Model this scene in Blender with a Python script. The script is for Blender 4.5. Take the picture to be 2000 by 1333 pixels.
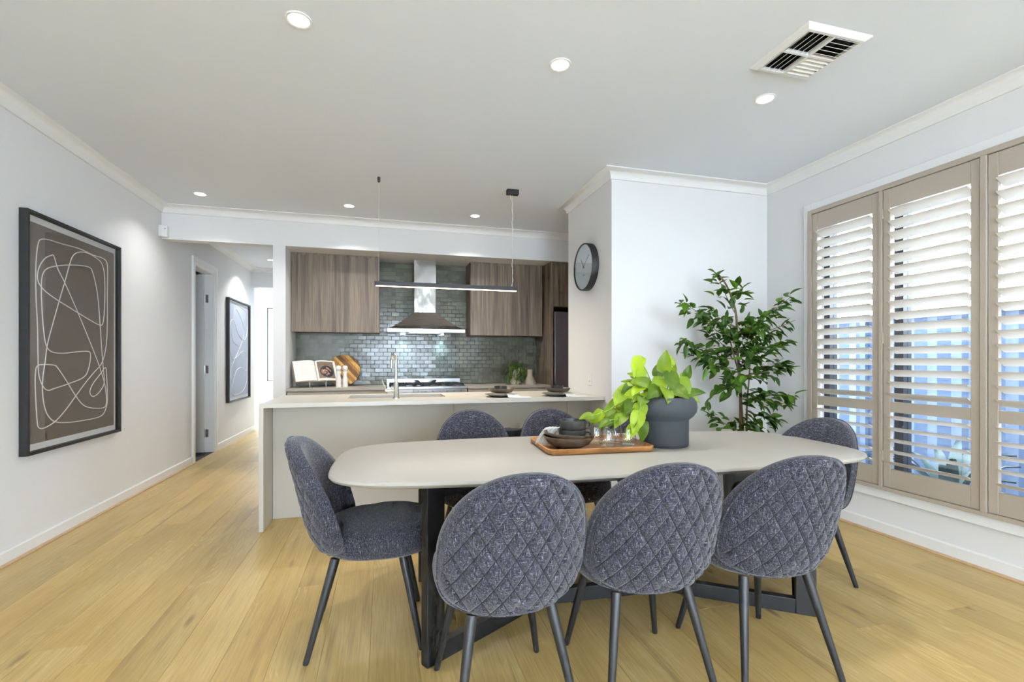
import bpy, bmesh, math, random
from mathutils import Vector, Matrix
for o in list(bpy.data.objects): bpy.data.objects.remove(o)
sc = bpy.context.scene
COL = sc.collection
R = math.radians
PI = math.pi

# ---------------------------------------------------------------- camera
YAW = math.atan(250/929.)
cd = bpy.data.cameras.new('camera'); cam = bpy.data.objects.new('camera', cd); COL.objects.link(cam)
cam.location = (0, 0, 1.2); cam.rotation_euler = (PI/2, 0, -YAW)
cd.sensor_width = 36; cd.lens = 929/2000*36; cd.shift_y = 37.5/2000; cd.clip_start = .05
sc.camera = cam
# ---------------------------------------------------------------- sky
SKY = 20.0
w = bpy.data.worlds.new('world'); sc.world = w; w.use_nodes = True
bg = w.node_tree.nodes['Background']; bg.inputs[0].default_value = (.79, .89, 1.0, 1); bg.inputs[1].default_value = SKY
# ---------------------------------------------------------------- window portals (guide sampling of the sky; give off no light of their own)
def portal(name, loc, rot, sx, sy):
    l = bpy.data.lights.new(name, 'AREA'); l.shape = 'RECTANGLE'; l.size = sx; l.size_y = sy
    l.cycles.is_portal = True
    o = bpy.data.objects.new(name, l); COL.objects.link(o); o.location = loc; o.rotation_euler = rot; return o
portal('portal_side_window', (3.56, 1.913, 1.35), (0, R(90), 0), 2.1, 2.3)
portal('portal_added_rear_glazing', (.6, -5.46, 1.15), (R(90), 0, 0), 2.4, 2.2)
portal('portal_added_left_glazing', (-2.2, -4.1, 1.2), (0, R(-90), 0), 2.3, 2.2)
portal('portal_added_right_glazing', (3.4, -3.2, 1.2), (0, R(90), 0), 2.3, 2.6)
portal('portal_added_entry_glazing', (-3.45, 10.0, 1.2), (0, R(-90), 0), 2.3, 1.5)
# ---------------------------------------------------------------- exposure
vs = sc.view_settings
vs.view_transform = 'Standard'; vs.look = 'None'; vs.gamma = 1; vs.use_curve_mapping = False
vs.exposure = 0.42
cy = sc.cycles; cy.use_light_tree = False; cy.adaptive_min_samples = 14
cy.use_adaptive_sampling = True; cy.adaptive_threshold = .07; cy.max_bounces = 7; cy.diffuse_bounces = 4; cy.glossy_bounces = 4; cy.transmission_bounces = 8; cy.transparent_max_bounces = 12
cy.caustics_reflective = False; cy.caustics_refractive = False; cy.sample_clamp_indirect = 6.0

# ================================================================ materials
def newmat(name):
    m = bpy.data.materials.new(name); m.use_nodes = True
    nt = m.node_tree; return m, nt, nt.nodes, nt.links, nt.nodes['Principled BSDF']
def pr(b, **k):
    al = dict(color='Base Color', rough='Roughness', metal='Metallic', spec='Specular IOR Level', coat='Coat Weight', coatr='Coat Roughness',
              trans='Transmission Weight', ior='IOR', sheen='Sheen Weight', emis='Emission Color', emis_s='Emission Strength', aniso='Anisotropic', sss='Subsurface Weight')
    for a, v in k.items():
        i = b.inputs[al[a]]
        i.default_value = (*v, 1) if isinstance(v, tuple) else v
def hexlin(r, g, b):
    f = lambda c: ((c/255+.055)/1.055)**2.4 if c/255 > .04045 else c/255/12.92
    return (f(r), f(g), f(b))
def coords(nd, ln, kind='Object', scale=(1,1,1), rot=(0,0,0)):
    t = nd.new('ShaderNodeTexCoord'); mp = nd.new('ShaderNodeMapping')
    mp.inputs['Scale'].default_value = scale; mp.inputs['Rotation'].default_value = rot
    ln.new(t.outputs[kind], mp.inputs[0]); return mp.outputs[0]
def world_pos(nd, ln, scale=(1,1,1)):
    g = nd.new('ShaderNodeNewGeometry'); mp = nd.new('ShaderNodeMapping'); mp.inputs['Scale'].default_value = scale
    ln.new(g.outputs['Position'], mp.inputs[0]); return mp.outputs[0]
def noise(nd, ln, vec, scale, detail=4, rough=.55, dist=0):
    n = nd.new('ShaderNodeTexNoise'); n.inputs['Scale'].default_value = scale; n.inputs['Detail'].default_value = detail
    n.inputs['Roughness'].default_value = rough; n.inputs['Distortion'].default_value = dist
    if vec is not None: ln.new(vec, n.inputs['Vector'])
    return n.outputs[0]
def ramp(nd, ln, fac, stops, interp='LINEAR'):
    r = nd.new('ShaderNodeValToRGB'); r.color_ramp.interpolation = interp
    while len(r.color_ramp.elements) < len(stops): r.color_ramp.elements.new(.5)
    for e, (p, c) in zip(r.color_ramp.elements, stops): e.position = p; e.color = (*c, 1)
    ln.new(fac, r.inputs[0]); return r.outputs[0]
def mixc(nd, ln, fac, a, b, mode='MIX'):
    m = nd.new('ShaderNodeMix'); m.data_type = 'RGBA'; m.blend_type = mode
    if isinstance(fac, float): m.inputs[0].default_value = fac
    else: ln.new(fac, m.inputs[0])
    for i, v in ((6, a), (7, b)):
        if isinstance(v, tuple): m.inputs[i].default_value = (*v, 1)
        else: ln.new(v, m.inputs[i])
    return m.outputs[2]
def math_n(nd, ln, op, a, b=None, c=None):
    m = nd.new('ShaderNodeMath'); m.operation = op
    for i, v in enumerate((a, b, c)):
        if v is None: continue
        if isinstance(v, (int, float)): m.inputs[i].default_value = v
        else: ln.new(v, m.inputs[i])
    return m.outputs[0]
def bump(nd, ln, b, h, strength, dist=.002):
    n = nd.new('ShaderNodeBump'); n.inputs['Strength'].default_value = strength; n.inputs['Distance'].default_value = dist
    ln.new(h, n.inputs['Height']); ln.new(n.outputs[0], b.inputs['Normal'])
M = {}
def simple(name, color, rough=.5, nscale=30, var=.06, bmp=0, **k):
    m, nt, nd, ln, b = newmat(name); pr(b, rough=rough, **k)
    v = coords(nd, ln); n = noise(nd, ln, v, nscale)
    lo = tuple(c*(1-var) for c in color); hi = tuple(min(1, c*(1+var)) for c in color)
    ln.new(ramp(nd, ln, n, [(.3, lo), (.7, hi)]), b.inputs['Base Color'])
    if bmp: bump(nd, ln, b, n, bmp, .001)
    M[name] = m; return m
simple('wall_paint', (.765, .765, .768), .7, 140, .008, .04)
simple('ceiling_paint', (.82, .87, .95), .8, 140, .008, .04)
simple('trim_paint', (.82, .82, .82), .35, 60, .01)
simple('door_paint', (.78, .78, .79), .4, 60, .01)
simple('shutter_paint', hexlin(176, 164, 150), .38, 80, .02)
simple('louver_lit_taupe', hexlin(214, 208, 200), .4, 80, .02)  # shutter taupe lightened to stand in for daylight on the louvers
simple('black_metal', (.016, .016, .017), .42, 60, .15)
simple('leg_metal', (.022, .024, .027), .38, 60, .1)
simple('black_frame', (.02, .02, .021), .5, 60, .1)
simple('window_metal', (.02, .022, .026), .4, 60, .1)
simple('tabletop', hexlin(175, 171, 163), .42, 3, .025)
simple('stone', hexlin(206, 201, 191), .32, 5, .03)
simple('panel_greige', hexlin(196, 190, 178), .5, 40, .012)
simple('worktop_dark', hexlin(170, 163, 152), .35, 20, .03)
simple('mat_board', (.82, .82, .81), .8, 50, .01)
simple('art_line', (.86, .84, .80), .7, 50, .02)
simple('white_ceramic', (.82, .81, .79), .3, 30, .02)
simple('white_plastic', (.85, .85, .84), .35, 30, .01)
simple('plate_grey', hexlin(122, 120, 116), .45, 25, .08)
simple('bowl_brown', hexlin(92, 78, 64), .38, 30, .14)
simple('bowl_dark', hexlin(62, 60, 58), .36, 30, .12)
simple('pot_charcoal', hexlin(62, 66, 70), .72, 40, .07, .15)
simple('vase_beige', hexlin(168, 158, 142), .75, 40, .05)
simple('soil', (.03, .022, .015), .95, 60, .4, .5)
simple('cast_iron', (.012, .012, .013), .5, 40, .2)
simple('fridge_grey', hexlin(128, 120, 128), .32, 20, .03, metal=.55)
simple('napkin_white', (.86, .85, .83), .85, 200, .04, .2)
simple('page_white', (.86, .84, .79), .8, 90, .02)
simple('page_edge', (.74, .64, .46), .8, 90, .05)
simple('print_brown', (.22, .15, .10), .6, 8, .3)
simple('print_pan', (.02, .025, .035), .6, 20, .2)
simple('print_food', (.55, .26, .16), .6, 30, .4)
simple('fence_paint', (.065, .10, .165), .5, 10, .05)
simple('paving', (.09, .10, .115), .85, 6, .08)
simple('carpet', (.07, .07, .075), .95, 300, .3, .3)
simple('bead_oak', hexlin(190, 158, 122), .45, 30, .08)
simple('slab', (.10, .07, .04), .9, 20, .1)
simple('stem_green', (.22, .34, .05), .5, 40, .15)
simple('grout', hexlin(92, 94, 88), .85, 60, .06)
simple('seal_black', (.01, .01, .01), .6, 30, .1)
simple('outdoor_leaf', (.012, .035, .03), .5, 10, .3)
simple('stitch_dark', (.012, .012, .018), .9, 60, .1)
simple('clear_cable', (.66, .66, .66), .3, 30, .03)

def metal(name, color, rough, sc_=(1, 1, 60), var=.1, wavy=0):
    m, nt, nd, ln, b = newmat(name); pr(b, metal=1.0, rough=rough)
    n = noise(nd, ln, coords(nd, ln, 'Object', sc_), 12, 3)
    ln.new(ramp(nd, ln, n, [(.3, tuple(c*(1-var) for c in color)), (.7, color)]), b.inputs['Base Color'])
    if wavy: bump(nd, ln, b, noise(nd, ln, coords(nd, ln, 'Object', (5, 5, 2)), 1.5, 2), wavy, .05)
    r = math_n(nd, ln, 'MULTIPLY_ADD', n, .12, rough-.05); ln.new(r, b.inputs['Roughness'])
    M[name] = m
metal('steel', (.52, .50, .48), .26)
metal('steel_bright', (.60, .60, .61), .2)
metal('steel_duct', (.62, .64, .67), .12, wavy=.35)
metal('chrome', (.86, .86, .86), .06, (1, 1, 1), .02)
metal('hinge_steel', (.5, .5, .5), .3)

def emis(name, color, s):
    m, nt, nd, ln, b = newmat(name); pr(b, color=(.8, .8, .8), emis=color, emis_s=s); M[name] = m
emis('lamp_white', (1, .96, .90), 9)
emis('lamp_warm', (1, .80, .52), 5)
emis('lamp_blue', (.62, .86, 1), 14)

def oak_floor():
    m, nt, nd, ln, b = newmat('oak_plank')
    g = nd.new('ShaderNodeNewGeometry'); oi = nd.new('ShaderNodeObjectInfo')
    cmb = nd.new('ShaderNodeCombineXYZ')
    for i, k in enumerate((17.3, 41.7, 9.1)): ln.new(math_n(nd, ln, 'MULTIPLY', oi.outputs['Random'], k), cmb.inputs[i])
    ad = nd.new('ShaderNodeVectorMath'); ad.operation = 'ADD'; ln.new(g.outputs['Position'], ad.inputs[0]); ln.new(cmb.outputs[0], ad.inputs[1])
    def mp(s):
        x = nd.new('ShaderNodeMapping'); x.inputs['Scale'].default_value = s; ln.new(ad.outputs[0], x.inputs[0]); return x.outputs[0]
    warp = noise(nd, ln, mp((3.2, .55, 1)), 1.6, 3, .5)
    wv = nd.new('ShaderNodeMath'); wv.operation = 'SINE'
    rings = math_n(nd, ln, 'MULTIPLY', warp, 120); ln.new(rings, wv.inputs[0])
    cath = math_n(nd, ln, 'MULTIPLY_ADD', wv.outputs[0], .5, .5)
    fine = noise(nd, ln, mp((95, 3.0, 1)), 1.5, 5, .65)
    broad = noise(nd, ln, mp((2.5, .5, 1)), 2.0, 4, .6)
    base = ramp(nd, ln, broad, [(.25, hexlin(176, 148, 88)), (.5, hexlin(194, 166, 105)), (.78, hexlin(208, 183, 126))])
    msk = ramp(nd, ln, noise(nd, ln, mp((3.0, .9, 1)), 1.3, 2, .5), [(.50, (0, 0, 0)), (.66, (1, 1, 1))])
    c1 = mixc(nd, ln, math_n(nd, ln, 'MULTIPLY', math_n(nd, ln, 'MULTIPLY', math_n(nd, ln, 'POWER', cath, 6.0), .42), msk), base, hexlin(224, 203, 150))
    c2 = mixc(nd, ln, ramp(nd, ln, fine, [(.36, (.38,)*3), (.56, (0, 0, 0))]), c1, hexlin(150, 121, 70))
    vo = nd.new('ShaderNodeTexVoronoi'); vo.inputs['Scale'].default_value = 1.0; ln.new(mp((5.5, 1.25, 1)), vo.inputs['Vector'])
    knot = ramp(nd, ln, vo.outputs['Distance'], [(.0, (.85,)*3), (.045, (.6,)*3), (.11, (0, 0, 0))])
    strk = ramp(nd, ln, noise(nd, ln, mp((16, .8, 1)), 1.2, 4, .6), [(.30, (.55,)*3), (.43, (0, 0, 0))])
    c2 = mixc(nd, ln, strk, c2, hexlin(148, 122, 78))
    c3 = mixc(nd, ln, knot, c2, hexlin(88, 62, 36))
    tint = ramp(nd, ln, oi.outputs['Random'], [(0, (.86, .85, .83)), (.5, (1, 1, 1)), (1, (1.06, 1.03, .98))])
    ln.new(mixc(nd, ln, 1.0, c3, tint, 'MULTIPLY'), b.inputs['Base Color'])
    ln.new(math_n(nd, ln, 'MULTIPLY_ADD', fine, .14, .30), b.inputs['Roughness'])
    bump(nd, ln, b, fine, .12, .001); M['oak_plank'] = m
oak_floor()

def laminate(name, cols):
    m, nt, nd, ln, b = newmat(name); pr(b, rough=.45)
    v = world_pos(nd, ln, (14, 14, .55)); a = noise(nd, ln, v, 1.5, 5, .6, .6)
    f = noise(nd, ln, world_pos(nd, ln, (120, 120, 2.2)), 1.4, 4, .6)
    c = ramp(nd, ln, a, [(.28, cols[0]), (.46, cols[1]), (.6, cols[2]), (.75, cols[1])])
    c2 = mixc(nd, ln, ramp(nd, ln, f, [(.38, (.5,)*3), (.6, (0, 0, 0))]), c, cols[0])
    ln.new(c2, b.inputs['Base Color']); bump(nd, ln, b, f, .15, .001); M[name] = m
laminate('wood_laminate', (hexlin(78, 65, 54), hexlin(118, 103, 88), hexlin(142, 126, 108)))

def fabric():
    m, nt, nd, ln, b = newmat('fabric'); pr(b, rough=.92, sheen=.25, spec=.2)
    u = noise(nd, ln, coords(nd, ln, 'Object', (34, 300, 300)), 1.0, 3, .75)
    v = noise(nd, ln, coords(nd, ln, 'Object', (300, 300, 34)), 1.0, 3, .75)
    mx = math_n(nd, ln, 'MULTIPLY_ADD', math_n(nd, ln, 'MAXIMUM', u, v), .7, math_n(nd, ln, 'MULTIPLY', math_n(nd, ln, 'ADD', u, v), .15))
    c = ramp(nd, ln, mx, [(.40, hexlin(16, 16, 21)), (.50, hexlin(44, 44, 53)), (.60, hexlin(82, 81, 94)), (.70, hexlin(168, 167, 176))])
    ln.new(c, b.inputs['Base Color']); bump(nd, ln, b, mx, .5, .0015); M['fabric'] = m
fabric()

def tile_mat():
    m, nt, nd, ln, b = newmat('tile_glaze'); pr(b, rough=.16, spec=.55)
    g = nd.new('ShaderNodeNewGeometry'); s = nd.new('ShaderNodeSeparateXYZ'); ln.new(g.outputs['Position'], s.inputs[0])
    row = math_n(nd, ln, 'FLOOR', math_n(nd, ln, 'MULTIPLY', math_n(nd, ln, 'SUBTRACT', s.outputs[2], .9), 20.0))
    off = math_n(nd, ln, 'MULTIPLY', math_n(nd, ln, 'MODULO', row, 2.0), .05)
    cx = math_n(nd, ln, 'FLOOR', math_n(nd, ln, 'MULTIPLY', math_n(nd, ln, 'SUBTRACT', math_n(nd, ln, 'ADD', s.outputs[0], 1.01), off), 10.0))
    cb = nd.new('ShaderNodeCombineXYZ'); ln.new(cx, cb.inputs[0]); ln.new(row, cb.inputs[1])
    wn = nd.new('ShaderNodeTexWhiteNoise'); wn.noise_dimensions = '3D'; ln.new(cb.outputs[0], wn.inputs['Vector'])
    c = ramp(nd, ln, wn.outputs['Value'], [(0, hexlin(92, 94, 82)), (.5, hexlin(108, 110, 97)), (1, hexlin(126, 127, 113))])
    n = noise(nd, ln, world_pos(nd, ln), 38, 4, .6)
    ln.new(mixc(nd, ln, math_n(nd, ln, 'MULTIPLY', n, .35), c, hexlin(78, 80, 74)), b.inputs['Base Color'])
    bump(nd, ln, b, noise(nd, ln, world_pos(nd, ln), 22, 2), .25, .004); M['tile_glaze'] = m
tile_mat()

def streaky_wood(name, a, bcol, c, scale, rough=.45):
    m, nt, nd, ln, b = newmat(name); pr(b, rough=rough)
    n = noise(nd, ln, coords(nd, ln, 'Object', scale), 1.0, 5, .6, .5)
    ln.new(ramp(nd, ln, n, [(.3, a), (.5, bcol), (.7, c)]), b.inputs['Base Color']); M[name] = m
streaky_wood('acacia_tray', hexlin(128, 80, 38), hexlin(172, 118, 62), hexlin(198, 148, 88), (4, 60, 4))
streaky_wood('board_light', hexlin(190, 140, 60), hexlin(214, 168, 84), hexlin(228, 190, 112), (60, 60, 5))
streaky_wood('board_mid', hexlin(140, 90, 44), hexlin(168, 116, 58), hexlin(186, 136, 76), (60, 60, 5))
streaky_wood('board_dark', hexlin(96, 60, 32), hexlin(122, 80, 44), hexlin(140, 98, 56), (60, 60, 5))
streaky_wood('bark', hexlin(78, 62, 44), hexlin(112, 92, 66), hexlin(140, 118, 88), (50, 50, 6), .8)

def leafmat(name, a, bcol, rough=.4):
    m, nt, nd, ln, b = newmat(name); pr(b, rough=rough, spec=.4)
    oi = nd.new('ShaderNodeObjectInfo'); n = noise(nd, ln, world_pos(nd, ln), 9, 3)
    f = math_n(nd, ln, 'MULTIPLY_ADD', oi.outputs['Random'], .55, math_n(nd, ln, 'MULTIPLY', n, .5))
    c = ramp(nd, ln, f, [(.2, a), (.62, tuple((x+y)/2 for x, y in zip(a, bcol))), (.85, bcol)])
    ln.new(c, b.inputs['Base Color'])
    t = nd.new('ShaderNodeBsdfTranslucent'); ln.new(c, t.inputs[0])
    mx = nd.new('ShaderNodeMixShader'); mx.inputs[0].default_value = .3
    ln.new(b.outputs[0], mx.inputs[1]); ln.new(t.outputs[0], mx.inputs[2]); ln.new(mx.outputs[0], nd['Material Output'].inputs[0]); M[name] = m
leafmat('ficus_leaf', hexlin(26, 58, 26), hexlin(104, 146, 40))
leafmat('pothos_leaf', hexlin(62, 96, 20), hexlin(186, 212, 50))
leafmat('vine_leaf', hexlin(52, 92, 40), hexlin(150, 182, 100))

def pane_glass(name, tint=(1, 1, 1), refl=1.0):
    m, nt, nd, ln, b = newmat(name)
    t = nd.new('ShaderNodeBsdfTransparent'); t.inputs[0].default_value = (*tint, 1)
    g = nd.new('ShaderNodeBsdfGlossy'); g.inputs['Roughness'].default_value = .0; g.inputs[0].default_value = (1, 1, 1, 1)
    f = nd.new('ShaderNodeLayerWeight'); f.inputs[0].default_value = .5
    mx = nd.new('ShaderNodeMixShader'); ln.new(math_n(nd, ln, 'MULTIPLY', math_n(nd, ln, 'MULTIPLY_ADD', math_n(nd, ln, 'POWER', f.outputs['Facing'], 5.0), .96, .04), refl), mx.inputs[0])
    ln.new(t.outputs[0], mx.inputs[1]); ln.new(g.outputs[0], mx.inputs[2]); ln.new(mx.outputs[0], nd['Material Output'].inputs[0]); M[name] = m
pane_glass('pane_glass', (.94, .97, 1.0))
pane_glass('picture_glass', (.97, .97, .97), .85)
pane_glass('matte_glass', (.97, .97, .97), .12)
pane_glass('tumbler_glass', (.95, .97, .97), 1.5)

def taupe_print():
    m, nt, nd, ln, b = newmat('taupe_print'); pr(b, rough=.75)
    n = noise(nd, ln, coords(nd, ln, 'Object', (150, 150, 150)), 1, 3)
    ln.new(ramp(nd, ln, n, [(.3, hexlin(98, 88, 79)), (.7, hexlin(114, 103, 93))]), b.inputs['Base Color']); M['taupe_print'] = m
taupe_print()
simple('blue_print', hexlin(172, 182, 200), .75, 60, .03)
def striped():
    m, nt, nd, ln, b = newmat('striped_linen'); pr(b, rough=.9)
    v = nd.new('ShaderNodeUVMap'); s = nd.new('ShaderNodeSeparateXYZ'); ln.new(v.outputs[0], s.inputs[0])
    w_ = math_n(nd, ln, 'SINE', math_n(nd, ln, 'MULTIPLY', s.outputs[0], 75.0))
    ln.new(ramp(nd, ln, w_, [(.62, hexlin(226, 222, 214)), (.8, hexlin(120, 126, 138))]), b.inputs['Base Color']); M['striped_linen'] = m
striped()
def text_page():
    m, nt, nd, ln, b = newmat('text_page'); pr(b, rough=.8)
    v = nd.new('ShaderNodeUVMap'); s = nd.new('ShaderNodeSeparateXYZ'); ln.new(v.outputs[0], s.inputs[0])
    l = math_n(nd, ln, 'GREATER_THAN', math_n(nd, ln, 'SINE', math_n(nd, ln, 'MULTIPLY', s.outputs[1], 110.0)), .5)
    inx = math_n(nd, ln, 'MULTIPLY', math_n(nd, ln, 'GREATER_THAN', s.outputs[0], .3), math_n(nd, ln, 'LESS_THAN', s.outputs[0], .8))
    iny = math_n(nd, ln, 'MULTIPLY', math_n(nd, ln, 'GREATER_THAN', s.outputs[1], .25), math_n(nd, ln, 'LESS_THAN', s.outputs[1], .75))
    f = math_n(nd, ln, 'MULTIPLY', math_n(nd, ln, 'MULTIPLY', l, .22), math_n(nd, ln, 'MULTIPLY', inx, iny))
    ln.new(mixc(nd, ln, f, (.84, .81, .76), (.4, .36, .34)), b.inputs['Base Color']); M['text_page'] = m
text_page()

# ================================================================ mesh helpers
class MB:
    def __init__(s): s.v = []; s.f = []; s.uv = None
    def box(s, x0, x1, y0, y1, z0, z1, mat=None):
        n = len(s.v)
        p = [(x0,y0,z0),(x1,y0,z0),(x1,y1,z0),(x0,y1,z0),(x0,y0,z1),(x1,y0,z1),(x1,y1,z1),(x0,y1,z1)]
        if mat is not None: p = [tuple(mat @ Vector(q)) for q in p]
        s.v += p
        s.f += [tuple(n+i for i in q) for q in ((0,3,2,1),(4,5,6,7),(0,1,5,4),(1,2,6,5),(2,3,7,6),(3,0,4,7))]; return s
    def prism(s, poly, z0, z1, mat=None):
        n = len(s.v); k = len(poly)
        p = [(x, y, z0) for x, y in poly]+[(x, y, z1) for x, y in poly]
        if mat is not None: p = [tuple(mat @ Vector(q)) for q in p]
        s.v += p
        s.f.append(tuple(n+i for i in reversed(range(k)))); s.f.append(tuple(n+k+i for i in range(k)))
        for i in range(k): j = (i+1) % k; s.f.append((n+i, n+j, n+k+j, n+k+i))
        return s
    def rings(s, rings, close=True, cap0=True, cap1=True):
        n = len(s.v); k = len(rings[0])
        for r in rings: s.v += [tuple(q) for q in r]
        for a in range(len(rings)-1):
            for i in range(k if close else k-1):
                j = (i+1) % k
                s.f.append((n+a*k+i, n+a*k+j, n+(a+1)*k+j, n+(a+1)*k+i))
        if cap0: s.f.append(tuple(n+i for i in reversed(range(k))))
        if cap1: s.f.append(tuple(n+(len(rings)-1)*k+i for i in range(k)))
        return s
    def lathe(s, prof, seg=32, c=(0,0,0), mat=None, cap0=True, cap1=True):
        rs = []
        for r, z in prof:
            ring = [Vector((r*math.cos(2*PI*i/seg), r*math.sin(2*PI*i/seg), z)) for i in range(seg)]
            rs.append([(mat @ q if mat is not None else q)+Vector(c) for q in ring])
        return s.rings(rs, True, cap0, cap1)
    def tube(s, pts, rad, seg=8, closed=False, cap=True):
        pts = [Vector(p) for p in pts]; k = len(pts)
        if not isinstance(rad, (list, tuple)): rad = [rad]*k
        rs = []; up = None
        for i, p in enumerate(pts):
            if closed: t = pts[(i+1) % k]-pts[i-1]
            else: t = pts[min(i+1, k-1)]-pts[max(i-1, 0)]
            t.normalize()
            if up is None: up = Vector((0, 0, 1)) if abs(t.z) < .9 else Vector((1, 0, 0))
            a = t.cross(up); a.normalize(); b_ = a.cross(t); b_.normalize(); up = b_
            rs.append([p+rad[i]*(math.cos(2*PI*j/seg)*a+math.sin(2*PI*j/seg)*b_) for j in range(seg)])
        if closed: rs.append(rs[0]); return s.rings(rs, True, False, False)
        return s.rings(rs, True, cap, cap)
    def grid(s, P, uv=False):
        n = len(s.v); a = len(P); b_ = len(P[0])
        for r in P: s.v += [tuple(q) for q in r]
        for i in range(a-1):
            for j in range(b_-1): s.f.append((n+i*b_+j, n+i*b_+j+1, n+(i+1)*b_+j+1, n+(i+1)*b_+j))
        if uv: s.uv = (a, b_)
        return s
    def mesh(s, name, off=(0,0,0), smooth=False, ang=40):
        me = bpy.data.meshes.new(name)
        ox, oy, oz = off
        me.from_pydata([(x-ox, y-oy, z-oz) for x, y, z in s.v], [], s.f); me.update()
        if s.uv:
            a, b_ = s.uv; l = me.uv_layers.new(name='UVMap')
            for lp in me.loops: i, j = divmod(lp.vertex_index, b_); l.data[lp.index].uv = (j/(b_-1), i/(a-1))
        bm = bmesh.new(); bm.from_mesh(me)
        if not s.uv: bmesh.ops.recalc_face_normals(bm, faces=bm.faces)
        bm.to_mesh(me); bm.free()
        if smooth:
            me.polygons.foreach_set('use_smooth', [True]*len(me.polygons))
            me.set_sharp_from_angle(angle=R(ang))
        return me
def wloc(o):
    v = Vector((0, 0, 0))
    while o: v = v+o.location; o = o.parent
    return v
def put(name, me, mat, parent=None, loc=(0,0,0), rot=(0,0,0), bevel=0, bseg=2):
    o = bpy.data.objects.new(name, me); COL.objects.link(o); o.parent = parent; o.location = loc; o.rotation_euler = rot
    if mat is not None and not me.materials: me.materials.append(M[mat])
    if bevel:
        b = o.modifiers.new('bevel', 'BEVEL'); b.width = bevel; b.segments = bseg; b.limit_method = 'ANGLE'; b.angle_limit = R(40)
    return o
def part(name, mb, mat, parent=None, smooth=False, bevel=0, world=True, ang=40, bseg=2):
    """mesh in world coordinates, stored relative to its parent's place"""
    off = wloc(parent) if (parent is not None and world) else (0, 0, 0)
    return put(name, mb.mesh(name, off, smooth, ang), mat, parent, bevel=bevel, bseg=bseg)
def tag(o, label, cat, group=None, kind=None):
    o['label'] = label; o['category'] = cat
    if group: o['group'] = group
    if kind: o['kind'] = kind
    return o
def thing(name, label, cat, loc=(0,0,0), rz=0, group=None):
    o = bpy.data.objects.new(name, None); COL.objects.link(o); o.location = loc; o.rotation_euler = (0, 0, rz); o.empty_display_size = .1
    return tag(o, label, cat, group)
def struct(name, mb, mat, smooth=False, bevel=0):
    o = part(name, mb, mat, None, smooth, bevel); o['kind'] = 'structure'; return o
def copy_tree(o, parent=None):
    c = o.copy(); COL.objects.link(c); c.parent = parent
    for ch in [x for x in bpy.data.objects if x.parent == o]: copy_tree(ch, c)
    return c
def B(*a): return MB().box(*a)
def spline(pts, n=6, closed=False):
    pts = [Vector(p) for p in pts]; k = len(pts); out = []
    rng = range(k) if closed else range(k-1)
    for i in rng:
        g = (lambda q: pts[q % k]) if closed else (lambda q: pts[max(0, min(k-1, q))])
        p0, p1, p2, p3 = g(i-1), g(i), g(i+1), g(i+2)
        for t in range(n):
            t /= n
            out.append(.5*((2*p1)+(p2-p0)*t+(2*p0-5*p1+4*p2-p3)*t*t+(3*p1-p0-3*p2+p3)*t**3))
    if not closed: out.append(pts[-1])
    return out
def rrect(x0, x1, y0, y1, r, n=6):
    out = []
    for cx, cy_, a0 in ((x1-r, y1-r, 0), (x0+r, y1-r, 90), (x0+r, y0+r, 180), (x1-r, y0+r, 270)):
        for i in range(n+1): a = R(a0+90*i/n); out.append((cx+r*math.cos(a), cy_+r*math.sin(a)))
    return out

# ================================================================ the room
XL, XR, CZ = -2.146, 3.322, 2.75
YN0, YN1, XN = 3.53, 4.47, 1.79       # corner block
YB, YBB, ZB = 5.50, 5.62, 2.415       # bulkhead
YK = 6.12                             # tiled kitchen wall
XP0, XP1 = -1.132, -1.01              # wall between hall and kitchen
YR = -5.5
def quad_open(axis, p, t, a0, a1, z0, z1, holes):
    """a wall slab with rectangular holes (a_lo, a_hi, z_lo, z_hi), each hole apart from the next along a"""
    mb = MB()
    def bx(u0, u1, w0, w1):
        if u1-u0 < 1e-4 or w1-w0 < 1e-4: return
        if axis == 'x': mb.box(p, p+t, u0, u1, w0, w1)
        else: mb.box(u0, u1, p, p+t, w0, w1)
    cur = a0
    for h in sorted(holes):
        bx(cur, h[0], z0, z1); bx(h[0], h[1], z0, h[2]); bx(h[0], h[1], h[3], z1); cur = h[1]
    bx(cur, a1, z0, z1); return mb
DY0, DY1, DZ = 6.34, 7.03, 2.34
struct('wall_left', quad_open('x', XL-.1, .1, YR, 9.03, -.02, CZ, [(-5.2, -3.0, .04, 2.35), (DY0, DY1, -.02, DZ)]), 'wall_paint')
WY0, WY1, WZ0, WZ1 = .785, 3.045, .335, 2.37
struct('wall_right', quad_open('x', XR, .2, YR, YK+.1, -.02, CZ, [(-4.5, -1.9, .04, 2.35), (WY0, WY1, WZ0, WZ1)]), 'wall_paint')
struct('wall_corner_block', B(XN, XR, YN0, YN1, -.02, CZ), 'wall_paint')
struct('wall_bulkhead', MB().box(XL, XP1, YB, YBB, ZB, CZ).box(XP1, XR, YB, YK, ZB, CZ), 'wall_paint')
wk = struct('wall_kitchen', B(XP1, XR, YK, YK+.1, -.02, CZ), 'wall_paint')
struct('wall_hall', MB().box(XP0, XP1, YB, YBB, -.02, ZB).box(XP0, XP1, YBB, 8.93, -.02, CZ), 'wall_paint')
struct('wall_hall_header', B(XL-.1, XP1, 8.85, 9.0, 2.43, CZ), 'wall_paint')
struct('wall_entry_left', quad_open('x', -3.5, .1, 8.93, 11.1, -.02, CZ, [(9.25, 10.75, .04, 2.35)]), 'wall_paint')
struct('wall_entry_return', B(-3.4, XL-.1, 8.93, 9.03, -.02, CZ), 'wall_paint')
struct('wall_entry_right', B(-.4, -.3, 8.93, 11.1, -.02, CZ), 'wall_paint')
struct('wall_entry_return_right', B(XP1, -.4, 8.93, 9.03, -.02, CZ), 'wall_paint')
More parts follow.
